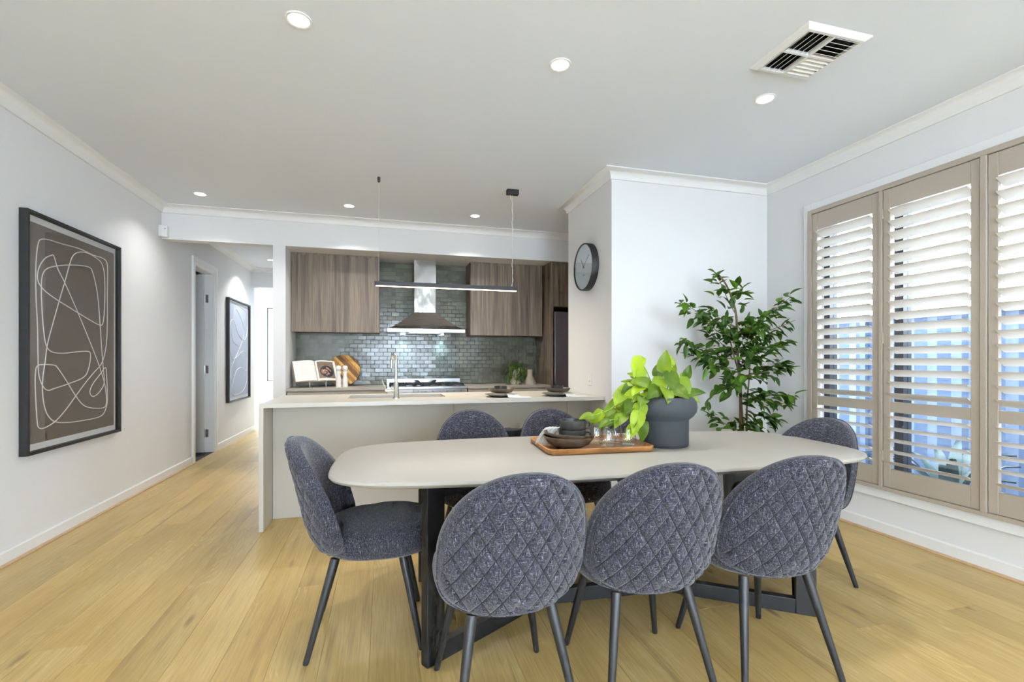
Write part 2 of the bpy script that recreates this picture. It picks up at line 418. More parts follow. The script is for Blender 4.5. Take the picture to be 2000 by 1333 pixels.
struct('wall_entry_end', B(-3.4, -.4, 11.0, 11.1, -.02, CZ), 'wall_paint')
struct('wall_rear', quad_open('y', YR-.1, .1, XL-.1, XR+.2, -.02, CZ, [(-.6, 1.8, .04, 2.25)]), 'wall_paint')
struct('wall_side_room', MB().box(-4.3, -4.2, 5.3, 8.0, -.02, CZ).box(-4.2, XL-.1, 5.3, 5.4, -.02, CZ).box(-4.2, XL-.1, 7.9, 8.0, -.02, CZ), 'wall_paint')
struct('ceiling', MB().box(XL-.1, XR+.2, YR-.1, YK+.1, CZ, CZ+.1).box(-4.3, XP1, YK+.1, 11.1, CZ, CZ+.1).box(-4.3, XL-.1, 5.3, YK+.1, CZ, CZ+.1).box(XP1, -.3, 8.93, 11.1, CZ, CZ+.1), 'ceiling_paint')
floor = struct('floor', MB().box(XL-.1, XR+.2, YR-.1, YK+.1, -.12, -.016).box(XL-.1, XP1, YK+.1, 9.03, -.12, -.016).box(-3.5, -.3, 9.03, 11.1, -.12, -.016), 'slab')
struct('floor_side_room', B(-4.3, XL-.1, 5.3, 8.0, -.12, .002), 'carpet')
struct('floor_threshold', B(XL-.1, XL, DY0, DY1, -.016, .0), 'carpet')
# planks, each one an object sharing a unit mesh
rnd = random.Random(4)
pm = MB()
bz = .0008
pm.rings([[(-.5, -.5, -.014), (.5, -.5, -.014), (.5, .5, -.014), (-.5, .5, -.014)],
          [(-.5, -.5, -bz), (.5, -.5, -bz), (.5, .5, -bz), (-.5, .5, -bz)],
          [(-.496, -.4996, 0), (.496, -.4996, 0), (.496, .4996, 0), (-.496, .4996, 0)]])
pmesh = pm.mesh('plank'); pmesh.materials.append(M['oak_plank'])
PW = .19
def plank(x0, x1, y0, y1):
    o = put('plank', pmesh, None, floor, ((x0+x1)/2, (y0+y1)/2, 0)); o.scale = (x1-x0-.0006, y1-y0-.0008, 1)
xx = XL; col = 0
while xx < XR-.01:
    x1 = min(xx+PW, XR)
    end = 6.1
    if x1 <= XP0+.05: end = 9.03
    yy = YR; first = True
    while yy < end-.02:
        ln_ = rnd.uniform(1.9, 2.25)
        if first: ln_ = rnd.uniform(.5, 2.1); first = False
        y1 = min(yy+ln_, end)
        if end-y1 < .25: y1 = end
        plank(xx, x1, yy, y1); yy = y1
    xx = x1; col += 1
xx = -3.4
while xx < -.41:
    x1 = min(xx+PW, -.4); plank(xx, x1, 9.03, 10.98); xx = x1
# ---------------------------------------------------------------- cornices (swept with mitred corners) and skirtings
def sweep(path, prof, closed=False):
    """path: xy points, room on the left-hand side; prof: (out, z)"""
    k = len(path); rs = []
    for i in range(k):
        p = Vector(path[i]); ds = []
        if i > 0: ds.append((p-Vector(path[i-1])).normalized())
        if i < k-1: ds.append((Vector(path[i+1])-p).normalized())
        ns = [Vector((-d.y, d.x)) for d in ds]
        if len(ns) == 1: n = ns[0]
        else: n = (ns[0]+ns[1]); n = n/n.dot(ns[0])
        rs.append([(p.x+n.x*o, p.y+n.y*o, z) for o, z in prof])
    return MB().rings(rs, True)
cove = [(0, CZ), (.085, CZ), (.085, CZ-.006), (.078, CZ-.010)]+[(.078-.063*math.sin(R(a)), CZ-.010-.060*(1-math.cos(R(a)))) for a in range(15, 91, 15)]+[(.012, CZ-.075), (0, CZ-.075)]
struct('trim_1', sweep([(XR, YR), (XR, YN0), (XN, YN0), (XN, YN1), (XR-.01, YN1)], cove), 'trim_paint', True)
struct('trim_2', sweep([(XR, YB), (XL, YB), (XL, YR)], cove), 'trim_paint', True)
struct('trim_3', sweep([(XP0, YBB), (XP0, 8.85), (XL, 8.85), (XL, YBB), (XP0, YBB)], cove), 'trim_paint', True)
SK = [(0, 0), (.016, 0), (.016, .078), (.012, .085), (0, .085)]
def skirt(name, path): struct(name, sweep(path, SK), 'trim_paint')
skirt('baseboard_left', [(XL, DY0-.075), (XL, -3.0)])
skirt('baseboard_hall', [(XL, 9.0), (XL, DY1+.075)])
skirt('baseboard_hall_right', [(XP0, YBB), (XP0, 9.0)])
skirt('baseboard_right', [(XR, -1.9), (XR, YN0), (XN, YN0), (XN, 3.9)])
bead = [(.016, .0005), (.030, .0005), (.030, .006), (.024, .014), (.016, .015)]
struct('trim_4', sweep([(XL, DY0-.075), (XL, -3.0)], bead), 'bead_oak')
struct('trim_5', sweep([(XR, -1.9), (XR, YN0), (XN, YN0)], bead), 'bead_oak')
# ---------------------------------------------------------------- hall door
d = struct('door_1', MB().box(XL-.13, XL-.06, DY1-.025, DY1, 0, DZ).box(XL-.13, XL+.0, DY0, DY0+.025, 0, DZ).box(XL-.13, XL, DY0, DY1, DZ-.025, DZ).box(XL-.06, XL, DY1-.025, DY1, 0, DZ), 'trim_paint', bevel=.002)
ar = MB()
for a0, a1, z0, z1 in ((DY0-.075, DY0+.008, 0, DZ+.075), (DY1-.008, DY1+.075, 0, DZ+.075), (DY0+.008, DY1-.008, DZ-.008, DZ+.075)):
    ar.box(XL-.002, XL+.014, a0, a1, z0, z1).box(XL+.012, XL+.022, a0+(.045 if a0 > 6.9 else 0), a1-(.045 if a0 < 6.3 else 0), z0+(0 if z0 < .1 else .05), z1)
part('architrave', ar, 'trim_paint', d, bevel=.003)
lf = part('door_leaf', B(XL-.90, XL-.105, DY1-.068, DY1-.032, .008, DZ-.03), 'door_paint', d, bevel=.002)
for zz in (.25, 1.08, 2.0):
    part('hinge', MB().box(XL-.104, XL-.06, DY1-.031, DY1-.026, zz-.05, zz+.05).tube([(XL-.10, DY1-.034, zz-.052), (XL-.10, DY1-.034, zz+.052)], .009, 8), 'hinge_steel', d)
# invented glazing added behind the camera and in the entry to bring in daylight
def glazing(name, axis, p, a0, a1, z0, z1, n):
    mb = MB(); fw = .05; w_ = (a1-a0)/n
    bx = (lambda u0, u1, w0, w1, m_, d0, d1: m_.box(u0, u1, p+d0, p+d1, w0, w1)) if axis == 'y' else (lambda u0, u1, w0, w1, m_, d0, d1: m_.box(p+d0, p+d1, u0, u1, w0, w1))
    bx(a0, a1, z0, z0+fw, mb, -.03, .03); bx(a0, a1, z1-fw, z1, mb, -.03, .03)
    for i in range(n+1):
        c = min(max(a0+i*w_, a0+fw/2), a1-fw/2); bx(c-fw/2, c+fw/2, z0+fw, z1-fw, mb, -.03, .03)
    g_ = struct(name, mb, 'window_metal')
    for i in range(n): pm_ = MB(); bx(a0+i*w_+fw*.5, a0+(i+1)*w_-fw*.5, z0+fw, z1-fw, pm_, -.003, .003); part('pane', pm_, 'pane_glass', g_)
glazing('added_window_rear', 'y', YR-.05, -.6, 1.8, .04, 2.25, 2)
glazing('added_window_left', 'x', XL-.05, -5.2, -3.0, .04, 2.35, 2)
glazing('added_window_right', 'x', XR+.08, -4.5, -1.9, .04, 2.35, 2)
glazing('added_window_entry', 'x', -3.45, 9.25, 10.75, .04, 2.35, 1)
# ---------------------------------------------------------------- side window
g = struct('window_1', MB().box(XR+.11, XR+.17, WY0, WY1, WZ0, WZ0+.05).box(XR+.11, XR+.17, WY0, WY1, WZ1-.05, WZ1), 'window_metal')
vb = [(WY0, WY0+.05), (1.20, 1.26), (2.44, 2.50), (WY1-.05, WY1)]
for a, b_ in vb: part('mullion', B(XR+.10, XR+.175, a, b_, WZ0+.05, WZ1-.05), 'window_metal', g)
for (a, b_), (c_, d_) in zip(vb, vb[1:]): part('pane', B(XR+.137, XR+.143, b_, c_, WZ0+.05, WZ1-.05), 'pane_glass', g)
ar = MB()
for y0, y1, z0, z1 in ((3.06, 3.125, .25, 2.455), (.71, .77, .25, 2.455), (.77, 3.06, 2.39, 2.455), (.77, 3.06, .25, .318)): ar.box(XR-.02, XR, y0, y1, z0, z1)
part('architrave', ar, 'trim_paint', g, bevel=.003)
FX0, FX1 = XR-.036, XR+.06
sf = thing('shutter_surround', 'fixed taupe timber surround and posts the window shutters hang from', 'window surround', (XR, 1.913, .313))
for y0, y1, z0, z1 in ((3.04, 3.073, .313, 2.395), (.753, .786, .313, 2.395), (.786, 3.04, 2.362, 2.395), (.786, 3.04, .313, .337)): part('frame_bar', B(FX0, FX1, y0, y1, z0, z1), 'shutter_paint', sf, bevel=.002)
for y0, y1 in ((2.482, 2.504), (1.898, 1.927), (1.322, 1.344)): part('post', B(FX0-.004, FX1, y0, y1, .3375, 2.3615), 'shutter_paint', sf, bevel=.002)
louver_me = {}
def louver_mesh(L):
    k = round(L, 3)
    if k not in louver_me:
        pf = [(.0445*math.cos(2*PI*i/14), .0055*math.sin(2*PI*i/14)) for i in range(14)]
        louver_me[k] = MB().rings([[(a, y_, z_) for a, z_ in pf] for y_ in (-L/2, L/2)]).mesh('louver', smooth=True, ang=80)
        louver_me[k].materials.append(M['louver_lit_taupe'])
    return louver_me[k]
def shutter(y0, y1, lab, hinge_hi=True):
    t = thing('plantation_shutter', lab, 'shutter', (XR-.005, (y0+y1)/2, .34), 0, 'plantation shutter panels')
    x0, x1 = XR-.030, XR-.003
    z0, z1 = .341, 2.358; s = .048
    for a, b_ in ((y0+.002, y0+s), (y1-s, y1-.002)): part('stile', B(x0, x1, a, b_, z0, z1), 'shutter_paint', t, bevel=.0025)
    for nm, a, b_ in (('bottom_rail', z0, .466), ('mid_rail', .85, .92), ('top_rail', 2.228, z1)): part(nm, B(x0+.002, x1-.002, y0+s, y1-s, a, b_), 'shutter_paint', t, bevel=.002)
    me = louver_mesh(y1-y0-2*s-.004)
    for lo, hi, n, tilt in ((.466, .85, 5, 23), (.92, 2.228, 17, 31)):
        for i in range(n):
            z = lo+(hi-lo)*(i+.5)/n
            put('louver', me, None, t, (XR-.0165-t.location.x, 0, z-.34), (0, R(tilt), 0))
    yh = y1-.003 if hinge_hi else y0+.003
    for z in (.55, 1.35, 2.2): part('hinge', MB().tube([(x0-.006, yh, z-.035), (x0-.006, yh, z+.035)], .005, 8), 'shutter_paint', t)
shutter(2.506, 3.038, 'taupe plantation shutter panel nearest the potted tree')
shutter(1.929, 2.480, 'taupe plantation shutter panel in the middle, seen whole between its two posts')
shutter(1.346, 1.896, 'taupe plantation shutter panel cut by the right edge of the photo', False)
shutter(.788, 1.320, 'taupe plantation shutter panel beyond the right edge of the photo', False)
# ================================================================ dining table
TC, TR_ = (1.075, 2.21), R(-3.0)
def se(a, b_, n, k=96):
    out = []
    for i in range(k):
        t = 2*PI*i/k; c, s_ = math.cos(t), math.sin(t)
        out.append((a*math.copysign(abs(c)**(2/n), c), b_*math.copysign(abs(s_)**(2/n), s_)))
    return out
def table_outline(o=0.0):
    q = [(1.295, .0), (1.288, .19), (1.255, .315), (1.155, .405), (.98, .455), (.6, .492), (0, .508)]
    loop = q+[(-x, y) for x, y in reversed(q[:-1])]+[(-x, -y) for x, y in q[1:]]+[(x, -y) for x, y in reversed(q[1:-1])]
    return [(p.x*(1+o/1.29), p.y*(1+o/.5)) for p in spline([(x, y, 0) for x, y in loop], 5, True)]
tb = thing('dining_table', 'long dining table with rounded off-white top and black forked metal base', 'table', (*TC, 0), TR_)
prof = [(-.075, .712), (-.03, .714), (-.008, .722), (0, .733), (-.003, .741), (-.010, .745)]
part('table_top', MB().rings([[(x, y, z) for x, y in table_outline(o)] for o, z in prof]), 'tabletop', tb, True, world=False)
J = .34; LX, LY = .905, .375
bm_ = MB()
def bar2(mb, p, q, hw, z0, z1, ext=0):
    p, q = Vector(p), Vector(q); d_ = (q-p).normalized(); n = Vector((-d_.y, d_.x))*hw; p = p-d_*ext
    mb.prism([tuple(p+n), tuple(p-n), tuple(q-n), tuple(q+n)], z0, z1)
part('spine', MB().box(-J-.02, J+.02, -.021, .021, 0.0005, .07), 'black_metal', tb, bevel=.003, world=False)
part('top_spine', MB().box(-J-.02, J+.02, -.021, .021, .652, .711), 'black_metal', tb, bevel=.003, world=False)
for sx in (-1, 1):
    for sy in (-1, 1):
        lg = MB(); p, q = Vector((sx*LX, sy*LY)), Vector((sx*J, 0)); d_ = (q-p).normalized()
        bar2(lg, p, p+d_*.085, .021, 0.0005, .711)
        l = part('leg', lg, 'black_metal', tb, bevel=.003, world=False)
        for z0, z1 in ((.0005, .07), (.652, .711)):
            fk = MB(); bar2(fk, p+d_*.0852, q, .0205, z0, z1); part('fork_bar', fk, 'black_metal', tb, bevel=.003, world=False)

# ================================================================ dining chairs
HM, HU, HL, W2 = .165, .31, .165, .248
QX, QH = .060, .098
ZB0 = .39
def outline(th):
    c, s_ = math.cos(th), math.sin(th); n = 2.25 if s_ >= 0 else 3.0
    return (W2*math.copysign(abs(c)**(2/n), c), (HU if s_ >= 0 else HL)*math.copysign(abs(s_)**(2/n), s_))
def shell(x, h, off):
    """h measured from HM; off along y (negative is the rear)"""
    hh = h+HM
    y = -.212-.105*max(0, hh/.475)**1.25
    y += (.125-.035*hh/.475)*(abs(x)/W2)**2.1
    if h < 0: y += .045*(h/-HL)**2.4
    return Vector((x, y+off, ZB0+hh))
def quilt(x, h):
    u = x/QX+h/QH; v = x/QX-h/QH
    d_ = min(abs(u-round(u)), abs(v-round(v)))*.0512
    return .55*(1-math.exp(-(d_/.0048)**2))+.45*min(1, d_/.0235)**.6
NA, NR = 288, 68
def back_mesh():
    mb = MB(); rs = []
    T = .032
    for k in range(NR+1):
        r = .02+.98*k/NR; ring = []
        edge = max(0, (r-.93)/.07)
        for i in range(NA):
            ox, oh = outline(2*PI*i/NA); x, h = ox*r, oh*r
            o = -T+.010*edge**2-.0105*quilt(x, h)*(1-edge)-.004*(1-r*r)
            ring.append(shell(x, h, o))
        rs.append(ring)
    for j in range(1, 5):
        t = j/5; f = 1+.012*math.sin(PI*t)
        rs.append([shell(outline(2*PI*i/NA)[0]*f, outline(2*PI*i/NA)[1]*f, -T+.010+(2*T-.016)*t) for i in range(NA)])
    for k in range(10):
        r = 1-.98*k/9
        rs.append([shell(outline(2*PI*i/NA)[0]*r, outline(2*PI*i/NA)[1]*r, T-.006+.012*(1-max(0, (r-.85)/.15)**2)-.006) for i in range(NA)])
    return mb.rings(rs).mesh('backrest', smooth=True, ang=70)
def make_chair():
    t = thing('dining_chair', 'x', 'chair')
    put('backrest', back_mesh(), 'fabric', t)
    pp = [shell(outline(2*PI*i/96)[0]*1.004, outline(2*PI*i/96)[1]*1.004, -.0235) for i in range(96)]
    put('piping', MB().tube(pp, .0035, 6, True).mesh('piping', smooth=True), 'fabric', t)
    th = MB()
    for sg in (-1, 1):
        for k in range(-9, 10):
            seg = []
            for q in range(121):
                h = -HL+(HL+HU)*q/120; x = (k-sg*h/QH)*QX
                n = 2.25 if h >= 0 else 3.0; lim = (abs(x)/W2)**n+(abs(h)/(HU if h >= 0 else HL))**n
                if lim < .86: r2 = lim**(1/n); seg.append(shell(x, h, -.0335-.004*(1-r2*r2)))
                elif len(seg) > 3: break
            if len(seg) > 3: th.tube(seg[::2], .0013, 4)
    o = put('stitching', th.mesh('stitching', smooth=True), 'stitch_dark', t); o['kind'] = 'stuff'
    rs = []
    for f, z in ((.55, .383), (.86, .386), (.95, .400), (.99, .425), (1.0, .45), (.985, .473), (.93, .492), (.80, .504), (.55, .511), (.2, .514)):
        rs.append([(x*f, y*f+.045, z+.006*(1 if z > .48 else 0)*(y > 0)) for x, y in se(.236, .238, 2.7, 56)])
    put('seat', MB().rings(rs).mesh('seat', smooth=True, ang=80), 'fabric', t)
    put('seat_base', MB().box(-.125, .125, -.10, .15, .374, .386).mesh('seat_base'), 'black_metal', t)
    for sx in (-1, 1):
        for y0, y1 in ((.135, .212), (-.135, -.235)):
            l = MB().tube([(sx*.135, y0, .381), (sx*.204, y1, .006), (sx*.205, y1*1.003, .0)], [.0185, .0115, .010], 14)
            put('leg', l.mesh('leg', smooth=True), 'leg_metal', t)
    return t
chair0 = make_chair()
for i, (x, y, rz, lab) in enumerate((
    (.405, 1.648, 1, 'charcoal fabric dining chair with quilted back, foreground, nearest the left end of the table'),
    (.935, 1.655, -3, 'charcoal fabric dining chair with quilted back, in the middle of the three foreground chairs'),
    (1.462, 1.640, -4, 'charcoal fabric dining chair with quilted back, foreground, nearest the shutters'),
    (-.055, 2.215, -92, 'charcoal fabric dining chair side-on at the left end of the table'),
    (2.15, 2.13, 96, 'charcoal fabric dining chair at the right end of the table below the shutters'),
    (.545, 2.80, 178, 'charcoal dining chair across the table facing us, left of the black bar stool'),
    (1.085, 2.75, 181, 'charcoal dining chair across the table facing us, behind the wooden tray'),
    (1.665, 2.70, 180, 'charcoal dining chair across the table mostly hidden by the lime plant and pot'))):
    c = chair0 if i == 0 else copy_tree(chair0)
    c.location = (x, y, 0); c.rotation_euler = (0, 0, R(rz)); tag(c, lab, 'chair', 'charcoal dining chairs around the table')
# bar stool behind the far chairs
st = thing('bar_stool', 'black bar stool with low curved seat back between two far dining chairs', 'stool', (.885, 3.36, 0))
sx0, sy0 = .885, 3.36
rs = []
for f, z in ((.7, .632), (.95, .638), (1, .655), (.96, .668), (.6, .664), (.1, .66)): rs.append([(sx0+x*f, sy0+y*f, z+.02*(x/.2)**2*f) for x, y in se(.2, .18, 2.6, 40)])
part('seat', MB().rings(rs), 'black_frame', st, True, ang=80)
P = []
for i in range(21):
    a = R(200+140*i/20); row = []
    for j in range(5):
        z = .645+.022*j*(1-.35*abs(i-10)/10)+.008*math.cos(i*.9)*(j == 4)
        row.append((sx0+.205*math.cos(a), sy0+.185*math.sin(a), z))
    P.append(row)
lb = MB().grid(P); o = part('low_back', lb, 'black_frame', st, True, ang=80); sol = o.modifiers.new('solid', 'SOLIDIFY'); sol.thickness = .016
for ax in (-1, 1):
    for ay in (-1, 1): part('leg', MB().tube([(sx0+ax*.12, sy0+ay*.1, .636), (sx0+ax*.19, sy0+ay*.17, 0)], [.013, .010], 10), 'leg_metal', st, True)
part('foot_rail', MB().tube([(sx0+a*.165, sy0+b_*.145, .22) for a, b_ in ((-1,-1),(1,-1),(1,1),(-1,1))], .008, 8, True), 'leg_metal', st, True)

# ================================================================ kitchen island
IX0, IY0, IY1, IT = -.842, 3.652, 4.50, .895
SX0, SX1, SY0, SY1 = -.28, .50, 4.0, 4.36
iw = thing('island_worktop', 'pale stone island worktop with a waterfall end', 'worktop', (.45, 4.07, .865))
mb = MB()
for a in ((IX0, SX0, IY0, IY1), (SX1, XN-.003, IY0, IY1), (SX0, SX1, IY0, SY0), (SX0, SX1, SY1, IY1)): mb.box(*a, IT-.03, IT)
part('benchtop', mb, 'stone', iw)
part('waterfall_end', B(IX0, IX0+.03, IY0, IY1, .0005, IT-.0302), 'stone', iw, bevel=.001)
ic = thing('island_cabinet', 'greige panelled island cabinet under the stone worktop', 'cabinet', (.45, 4.2, 0))
mb = MB()
mb.box(IX0+.031, SX0-.03, 3.95, 4.46, .0005, IT-.031).box(SX1+.03, XN-.002, 3.95, 4.46, .0005, IT-.031).box(SX0-.03, SX1+.03, 3.95, 3.965, .0005, IT-.031).box(SX0-.03, SX1+.03, 4.445, 4.46, .0005, IT-.031)
part('carcass', mb, 'panel_greige', ic)
for a, b_ in ((IX0+.032, .556), (.559, 1.56), (1.563, XN-.002)): part('panel', B(a, b_, 3.932, 3.9498, .0005, IT-.0312), 'panel_greige', ic, bevel=.0012)
sk = thing('kitchen_sink', 'stainless steel double bowl sink set in the island worktop', 'sink', (.11, 4.18, IT-.2))
for a, b_ in ((SX0, .095), (.115, SX1)):
    mb = MB(); r0 = rrect(a, b_, SY0, SY1, .03); r1 = rrect(a+.02, b_-.02, SY0+.02, SY1-.02, .04)
    mb.rings([[(x, y, IT-.031) for x, y in r0], [(x, y, IT-.17) for x, y in r1]], True, False, True)
    o = part('bowl', mb, 'steel_bright', sk, True); s_ = o.modifiers.new('solid', 'SOLIDIFY'); s_.thickness = .002
part('divider', B(.095, .115, SY0, SY1, IT-.045, IT-.031), 'steel_bright', sk)
# tap
tx, ty = .093, 3.90
tp = thing('mixer_tap', 'tall chrome mixer tap standing on the island', 'tap', (tx, ty, IT))
part('base', MB().lathe([(.027, IT), (.027, IT+.008), (.022, IT+.014), (.019, IT+.13), (.017, IT+.135)], 24, (tx, ty, 0)), 'chrome', tp, True)
sp = [(tx, ty, IT+.13), (tx, ty, IT+.30)]+[(tx-.004*i, ty+.055-.055*math.cos(R(a)), IT+.30+.055*math.sin(R(a))) for i, a in enumerate(range(20, 181, 20))]+[(tx-.034, ty+.112, IT+.24)]
part('spout', MB().tube(spline(sp, 3), .0125, 14), 'chrome', tp, True)
part('side_valve', MB().tube([(tx-.01, ty, IT+.065), (tx-.07, ty-.01, IT+.065), (tx-.085, ty-.012, IT+.066)], [.017, .016, .012], 14), 'chrome', tp, True)
part('lever', MB().tube([(tx-.075, ty-.012, IT+.07), (tx-.095, ty-.012, IT+.115), (tx-.108, ty-.012, IT+.155)], [.006, .005, .004], 8), 'chrome', tp, True)
# place settings on the island
def disc_stack(x, y, side):
    p = thing('dinner_plate', f'grey dinner plate on the island, {side}', 'plate', (x, y, IT), 0, 'grey dinner plates on the island')
    part('dish', MB().lathe([(.06, IT+.0005), (.085, IT+.004), (.135, IT+.022), (.138, IT+.024), (.134, IT+.025), (.085, IT+.009), (.01, IT+.008)], 48, (x, y, 0)), 'plate_grey', p, True)
    z = IT+.0255
    P = []
    for i in range(13):
        row = []
        for j in range(7):
            u, v = i/12, j/6
            px_ = x+.02+u*.19; py_ = y-.09-.045*u+(v-.5)*(.13-.03*u)
            rr = math.hypot(px_-x, py_-y)
            zz = IT+.0275 if rr < .13 else IT+.0275-(rr-.13)*.75
            row.append((px_, py_, max(IT+.004, zz)+.002*math.sin(v*9)))
        P.append(row)
    nk = MB().grid(P); o = part('napkin', nk, 'napkin_white', None, True, ang=80); tag(o, f'white napkin hanging off the grey plate, {side}', 'napkin', 'napkins on the island'); s_ = o.modifiers.new('solid', 'SOLIDIFY'); s_.thickness = .003
    b1 = tag(part('bowl', MB().lathe([(.05, z+.006), (.085, z+.012), (.104, z+.034), (.106, z+.042), (.102, z+.043), (.08, z+.02), (.01, z+.016)], 48, (x+.003, y, 0)), 'bowl_brown', None, True), f'shallow brown bowl on the grey plate, {side}', 'bowl', 'brown bowls on the island')
    z2 = z+.017
    tag(part('small_bowl', MB().lathe([(.04, z2), (.05, z2+.004), (.054, z2+.034), (.055, z2+.047), (.051, z2+.047), (.048, z2+.012), (.01, z2+.010)], 40, (x-.005, y, 0)), 'bowl_dark', None, True), f'small dark bowl on top of the stack, {side}', 'bowl', 'small dark bowls on the island')
disc_stack(.945, 3.86, 'left of the two settings')
disc_stack(1.435, 3.83, 'right setting by the clock wall')

# ================================================================ back bench
CT = .895; CY = 5.53
RX0, RX1 = .033, .945
def bench(x0, x1, lab, clab, doors):
    tag(part('kitchen_worktop', B(x0, x1, CY, YK-.012, CT-.03, CT), 'worktop_dark', None, bevel=.002), lab, 'worktop', 'back bench worktops')
    t = thing('base_cabinet', clab, 'cabinet', ((x0+x1)/2, 5.8, 0), 0, 'base cabinets along the back wall')
    part('carcass', MB().box(x0+.004, x1-.004, CY+.045, YK-.014, .10, CT-.031).box(x0+.004, x1-.004, CY+.09, YK-.014, .0005, .10), 'panel_greige', t)
    n = doors; w_ = (x1-x0-.01)/n
    for i in range(n): part('door', B(x0+.005+i*w_+.0015, x0+.005+(i+1)*w_-.0015, CY+.022, CY+.0445, .11, CT-.045), 'panel_greige', t, bevel=.0015)
bench(XP1+.001, RX0-.006, 'grey worktop left of the range, under the cookbook', 'greige base cabinet left of the range', 2)
bench(RX1+.006, 1.978, 'grey worktop right of the range, under the beige vases', 'greige base cabinet right of the range', 2)
# range cooker
rc = thing('range_cooker', 'stainless steel freestanding range cooker under the hood', 'oven', ((RX0+RX1)/2, 5.8, 0))
part('body', MB().box(RX0, RX1, CY+.03, YK-.014, .08, .868), 'steel', rc, bevel=.003)
part('hob', MB().box(RX0, RX1, CY-.015, YK-.014, .8682, CT+.002), 'steel_bright', rc, bevel=.003)
part('upstand', MB().box(RX0, RX1, YK-.034, YK-.013, CT+.0022, .968), 'steel_bright', rc, bevel=.002)
part('control_panel', MB().box(RX0+.29, RX1-.02, CY+.008, CY+.0298, .775, .866), 'steel_bright', rc, bevel=.002)
part('display_panel', MB().box(RX0+.02, RX0+.287, CY+.008, CY+.0298, .775, .866), 'steel', rc, bevel=.002)
part('display', MB().box(RX0+.12, RX0+.18, CY+.0065, CY+.008, .806, .826), 'seal_black', rc)
for i in range(7):
    kx = RX0+.345+i*.082
    kn = part('knob', MB().lathe([(.017, 0), (.017, .018), (.013, .022)], 18, (kx, CY+.0078, .808), Matrix.Rotation(R(90), 4, 'X')), 'steel_bright', rc, True)
    part('pointer', B(kx-.002, kx+.002, CY-.016, CY-.0145, .81, .824), 'seal_black', kn)
    part('marking', B(kx-.004, kx+.004, CY+.0068, CY+.0078, .838, .846), 'seal_black', rc)
part('oven_door', MB().box(RX0+.02, RX1-.02, CY+.008, CY+.0298, .2, .765), 'steel', rc, bevel=.003)
part('oven_handle', MB().tube([(RX0+.08, CY-.03, .72), (RX1-.08, CY-.03, .72)], .011, 10).tube([(RX0+.12, CY-.03, .72), (RX0+.12, CY+.01, .72)], .008, 8).tube([(RX1-.12, CY-.03, .72), (RX1-.12, CY+.01, .72)], .008, 8), 'steel_bright', rc, True)
part('foot', MB().box(RX0+.02, RX1-.02, CY+.08, YK-.05, .0005, .08), 'seal_black', rc)
for i in range(3):
    a = RX0+.03+i*.287; b_ = a+.278; tz = CT+.0025
    mb = MB()
    for yy in (CY+.06, CY+.3, CY+.53): mb.box(a, b_, yy, yy+.012, tz+.012, tz+.026)
    for k in range(4): q = a+(b_-a-.012)*k/3; mb.box(q, q+.012, CY+.06, CY+.542, tz+.012, tz+.026)
    for q in (a, b_-.012):
        for yy in (CY+.06, CY+.53): mb.box(q, q+.012, yy, yy+.012, tz, tz+.012)
    tv = part('trivet', mb, 'cast_iron', rc)
    if i == 1:
        wx = (a+b_)/2; mb = MB()
        for s_ in (-1, 1): mb.prism([(wx+s_*.05, tz+.026), (wx+s_*.105, tz+.026), (wx+s_*.135, tz+.062), (wx+s_*.095, tz+.066)], -.006, .006, Matrix.Translation((0, CY+.3, 0)) @ Matrix.Rotation(R(90), 4, 'X'))
        part('wok_rest', mb, 'cast_iron', tv)
    part('burner', MB().lathe([(.045, tz), (.045, tz+.008), (.03, tz+.01), (.03, tz+.014)], 20, ((a+b_)/2, CY+.3, 0)), 'cast_iron', rc, True)
# splashback tiles
part('grout_bed', MB().box(XP1, 1.98, YK-.004, YK-.0005, .88, ZB), 'grout', wk)
tiles = []
row = 0; z = .9
while z < ZB-.01:
    x = XP1-.05+(.05 if row % 2 else 0)
    while x < 1.98:
        a, b_ = max(x, XP1), min(x+.1, 1.98); zt = min(z+.05, ZB)
        cxm, czm = (a+b_)/2, (z+zt)/2
        vis = czm < 1.56 or (-.09 < cxm < 1.10)
        if b_-a > .01 and vis: tiles.append((a, b_, z, zt))
        x += .1
    z += .05; row += 1
full = [t_ for t_ in tiles if abs(t_[1]-t_[0]-.1) < 1e-6 and abs(t_[3]-t_[2]-.05) < 1e-6]
full.sort(key=lambda t_: abs((t_[0]+t_[1])/2-.49)*.9+abs((t_[2]+t_[3])/2-1.3))
tm = MB(); hx, hz = .0488, .0238
tm.rings([[(-hx, 0, -hz), (hx, 0, -hz), (hx, 0, hz), (-hx, 0, hz)], [(-hx, -.0055, -hz), (hx, -.0055, -hz), (hx, -.0055, hz), (-hx, -.0055, hz)],
          [(-hx+.002, -.0075, -hz+.002), (hx-.002, -.0075, -hz+.002), (hx-.002, -.0075, hz-.002), (-hx+.002, -.0075, hz-.002)]])
tme = tm.mesh('tile'); tme.materials.append(M['tile_glaze'])
rt = random.Random(11)
for a, b_, z0, z1 in full[:300]:
    put('tile', tme, None, wk, ((a+b_)/2, YK-.003-rt.uniform(0, .001), (z0+z1)/2), (R(rt.uniform(-1.3, 1.3)), 0, R(rt.uniform(-1.0, 1.0))))
rest = set(tiles)-set(full[:300]); mb = MB()
for a, b_, z0, z1 in sorted(rest):
    rx, rz = R(rt.uniform(-1.3, 1.3)), R(rt.uniform(-1.0, 1.0))
    mb.box(-(b_-a)/2+.0012, (b_-a)/2-.0012, -.0075, 0, -(z1-z0)/2+.0012, (z1-z0)/2-.0012, Matrix.Translation(((a+b_)/2, YK-.003, (z0+z1)/2)) @ Matrix.Rotation(rz, 4, 'Z') @ Matrix.Rotation(rx, 4, 'X'))
o = part('outer_tiles', mb, 'tile_glaze', wk); o['kind'] = 'stuff'
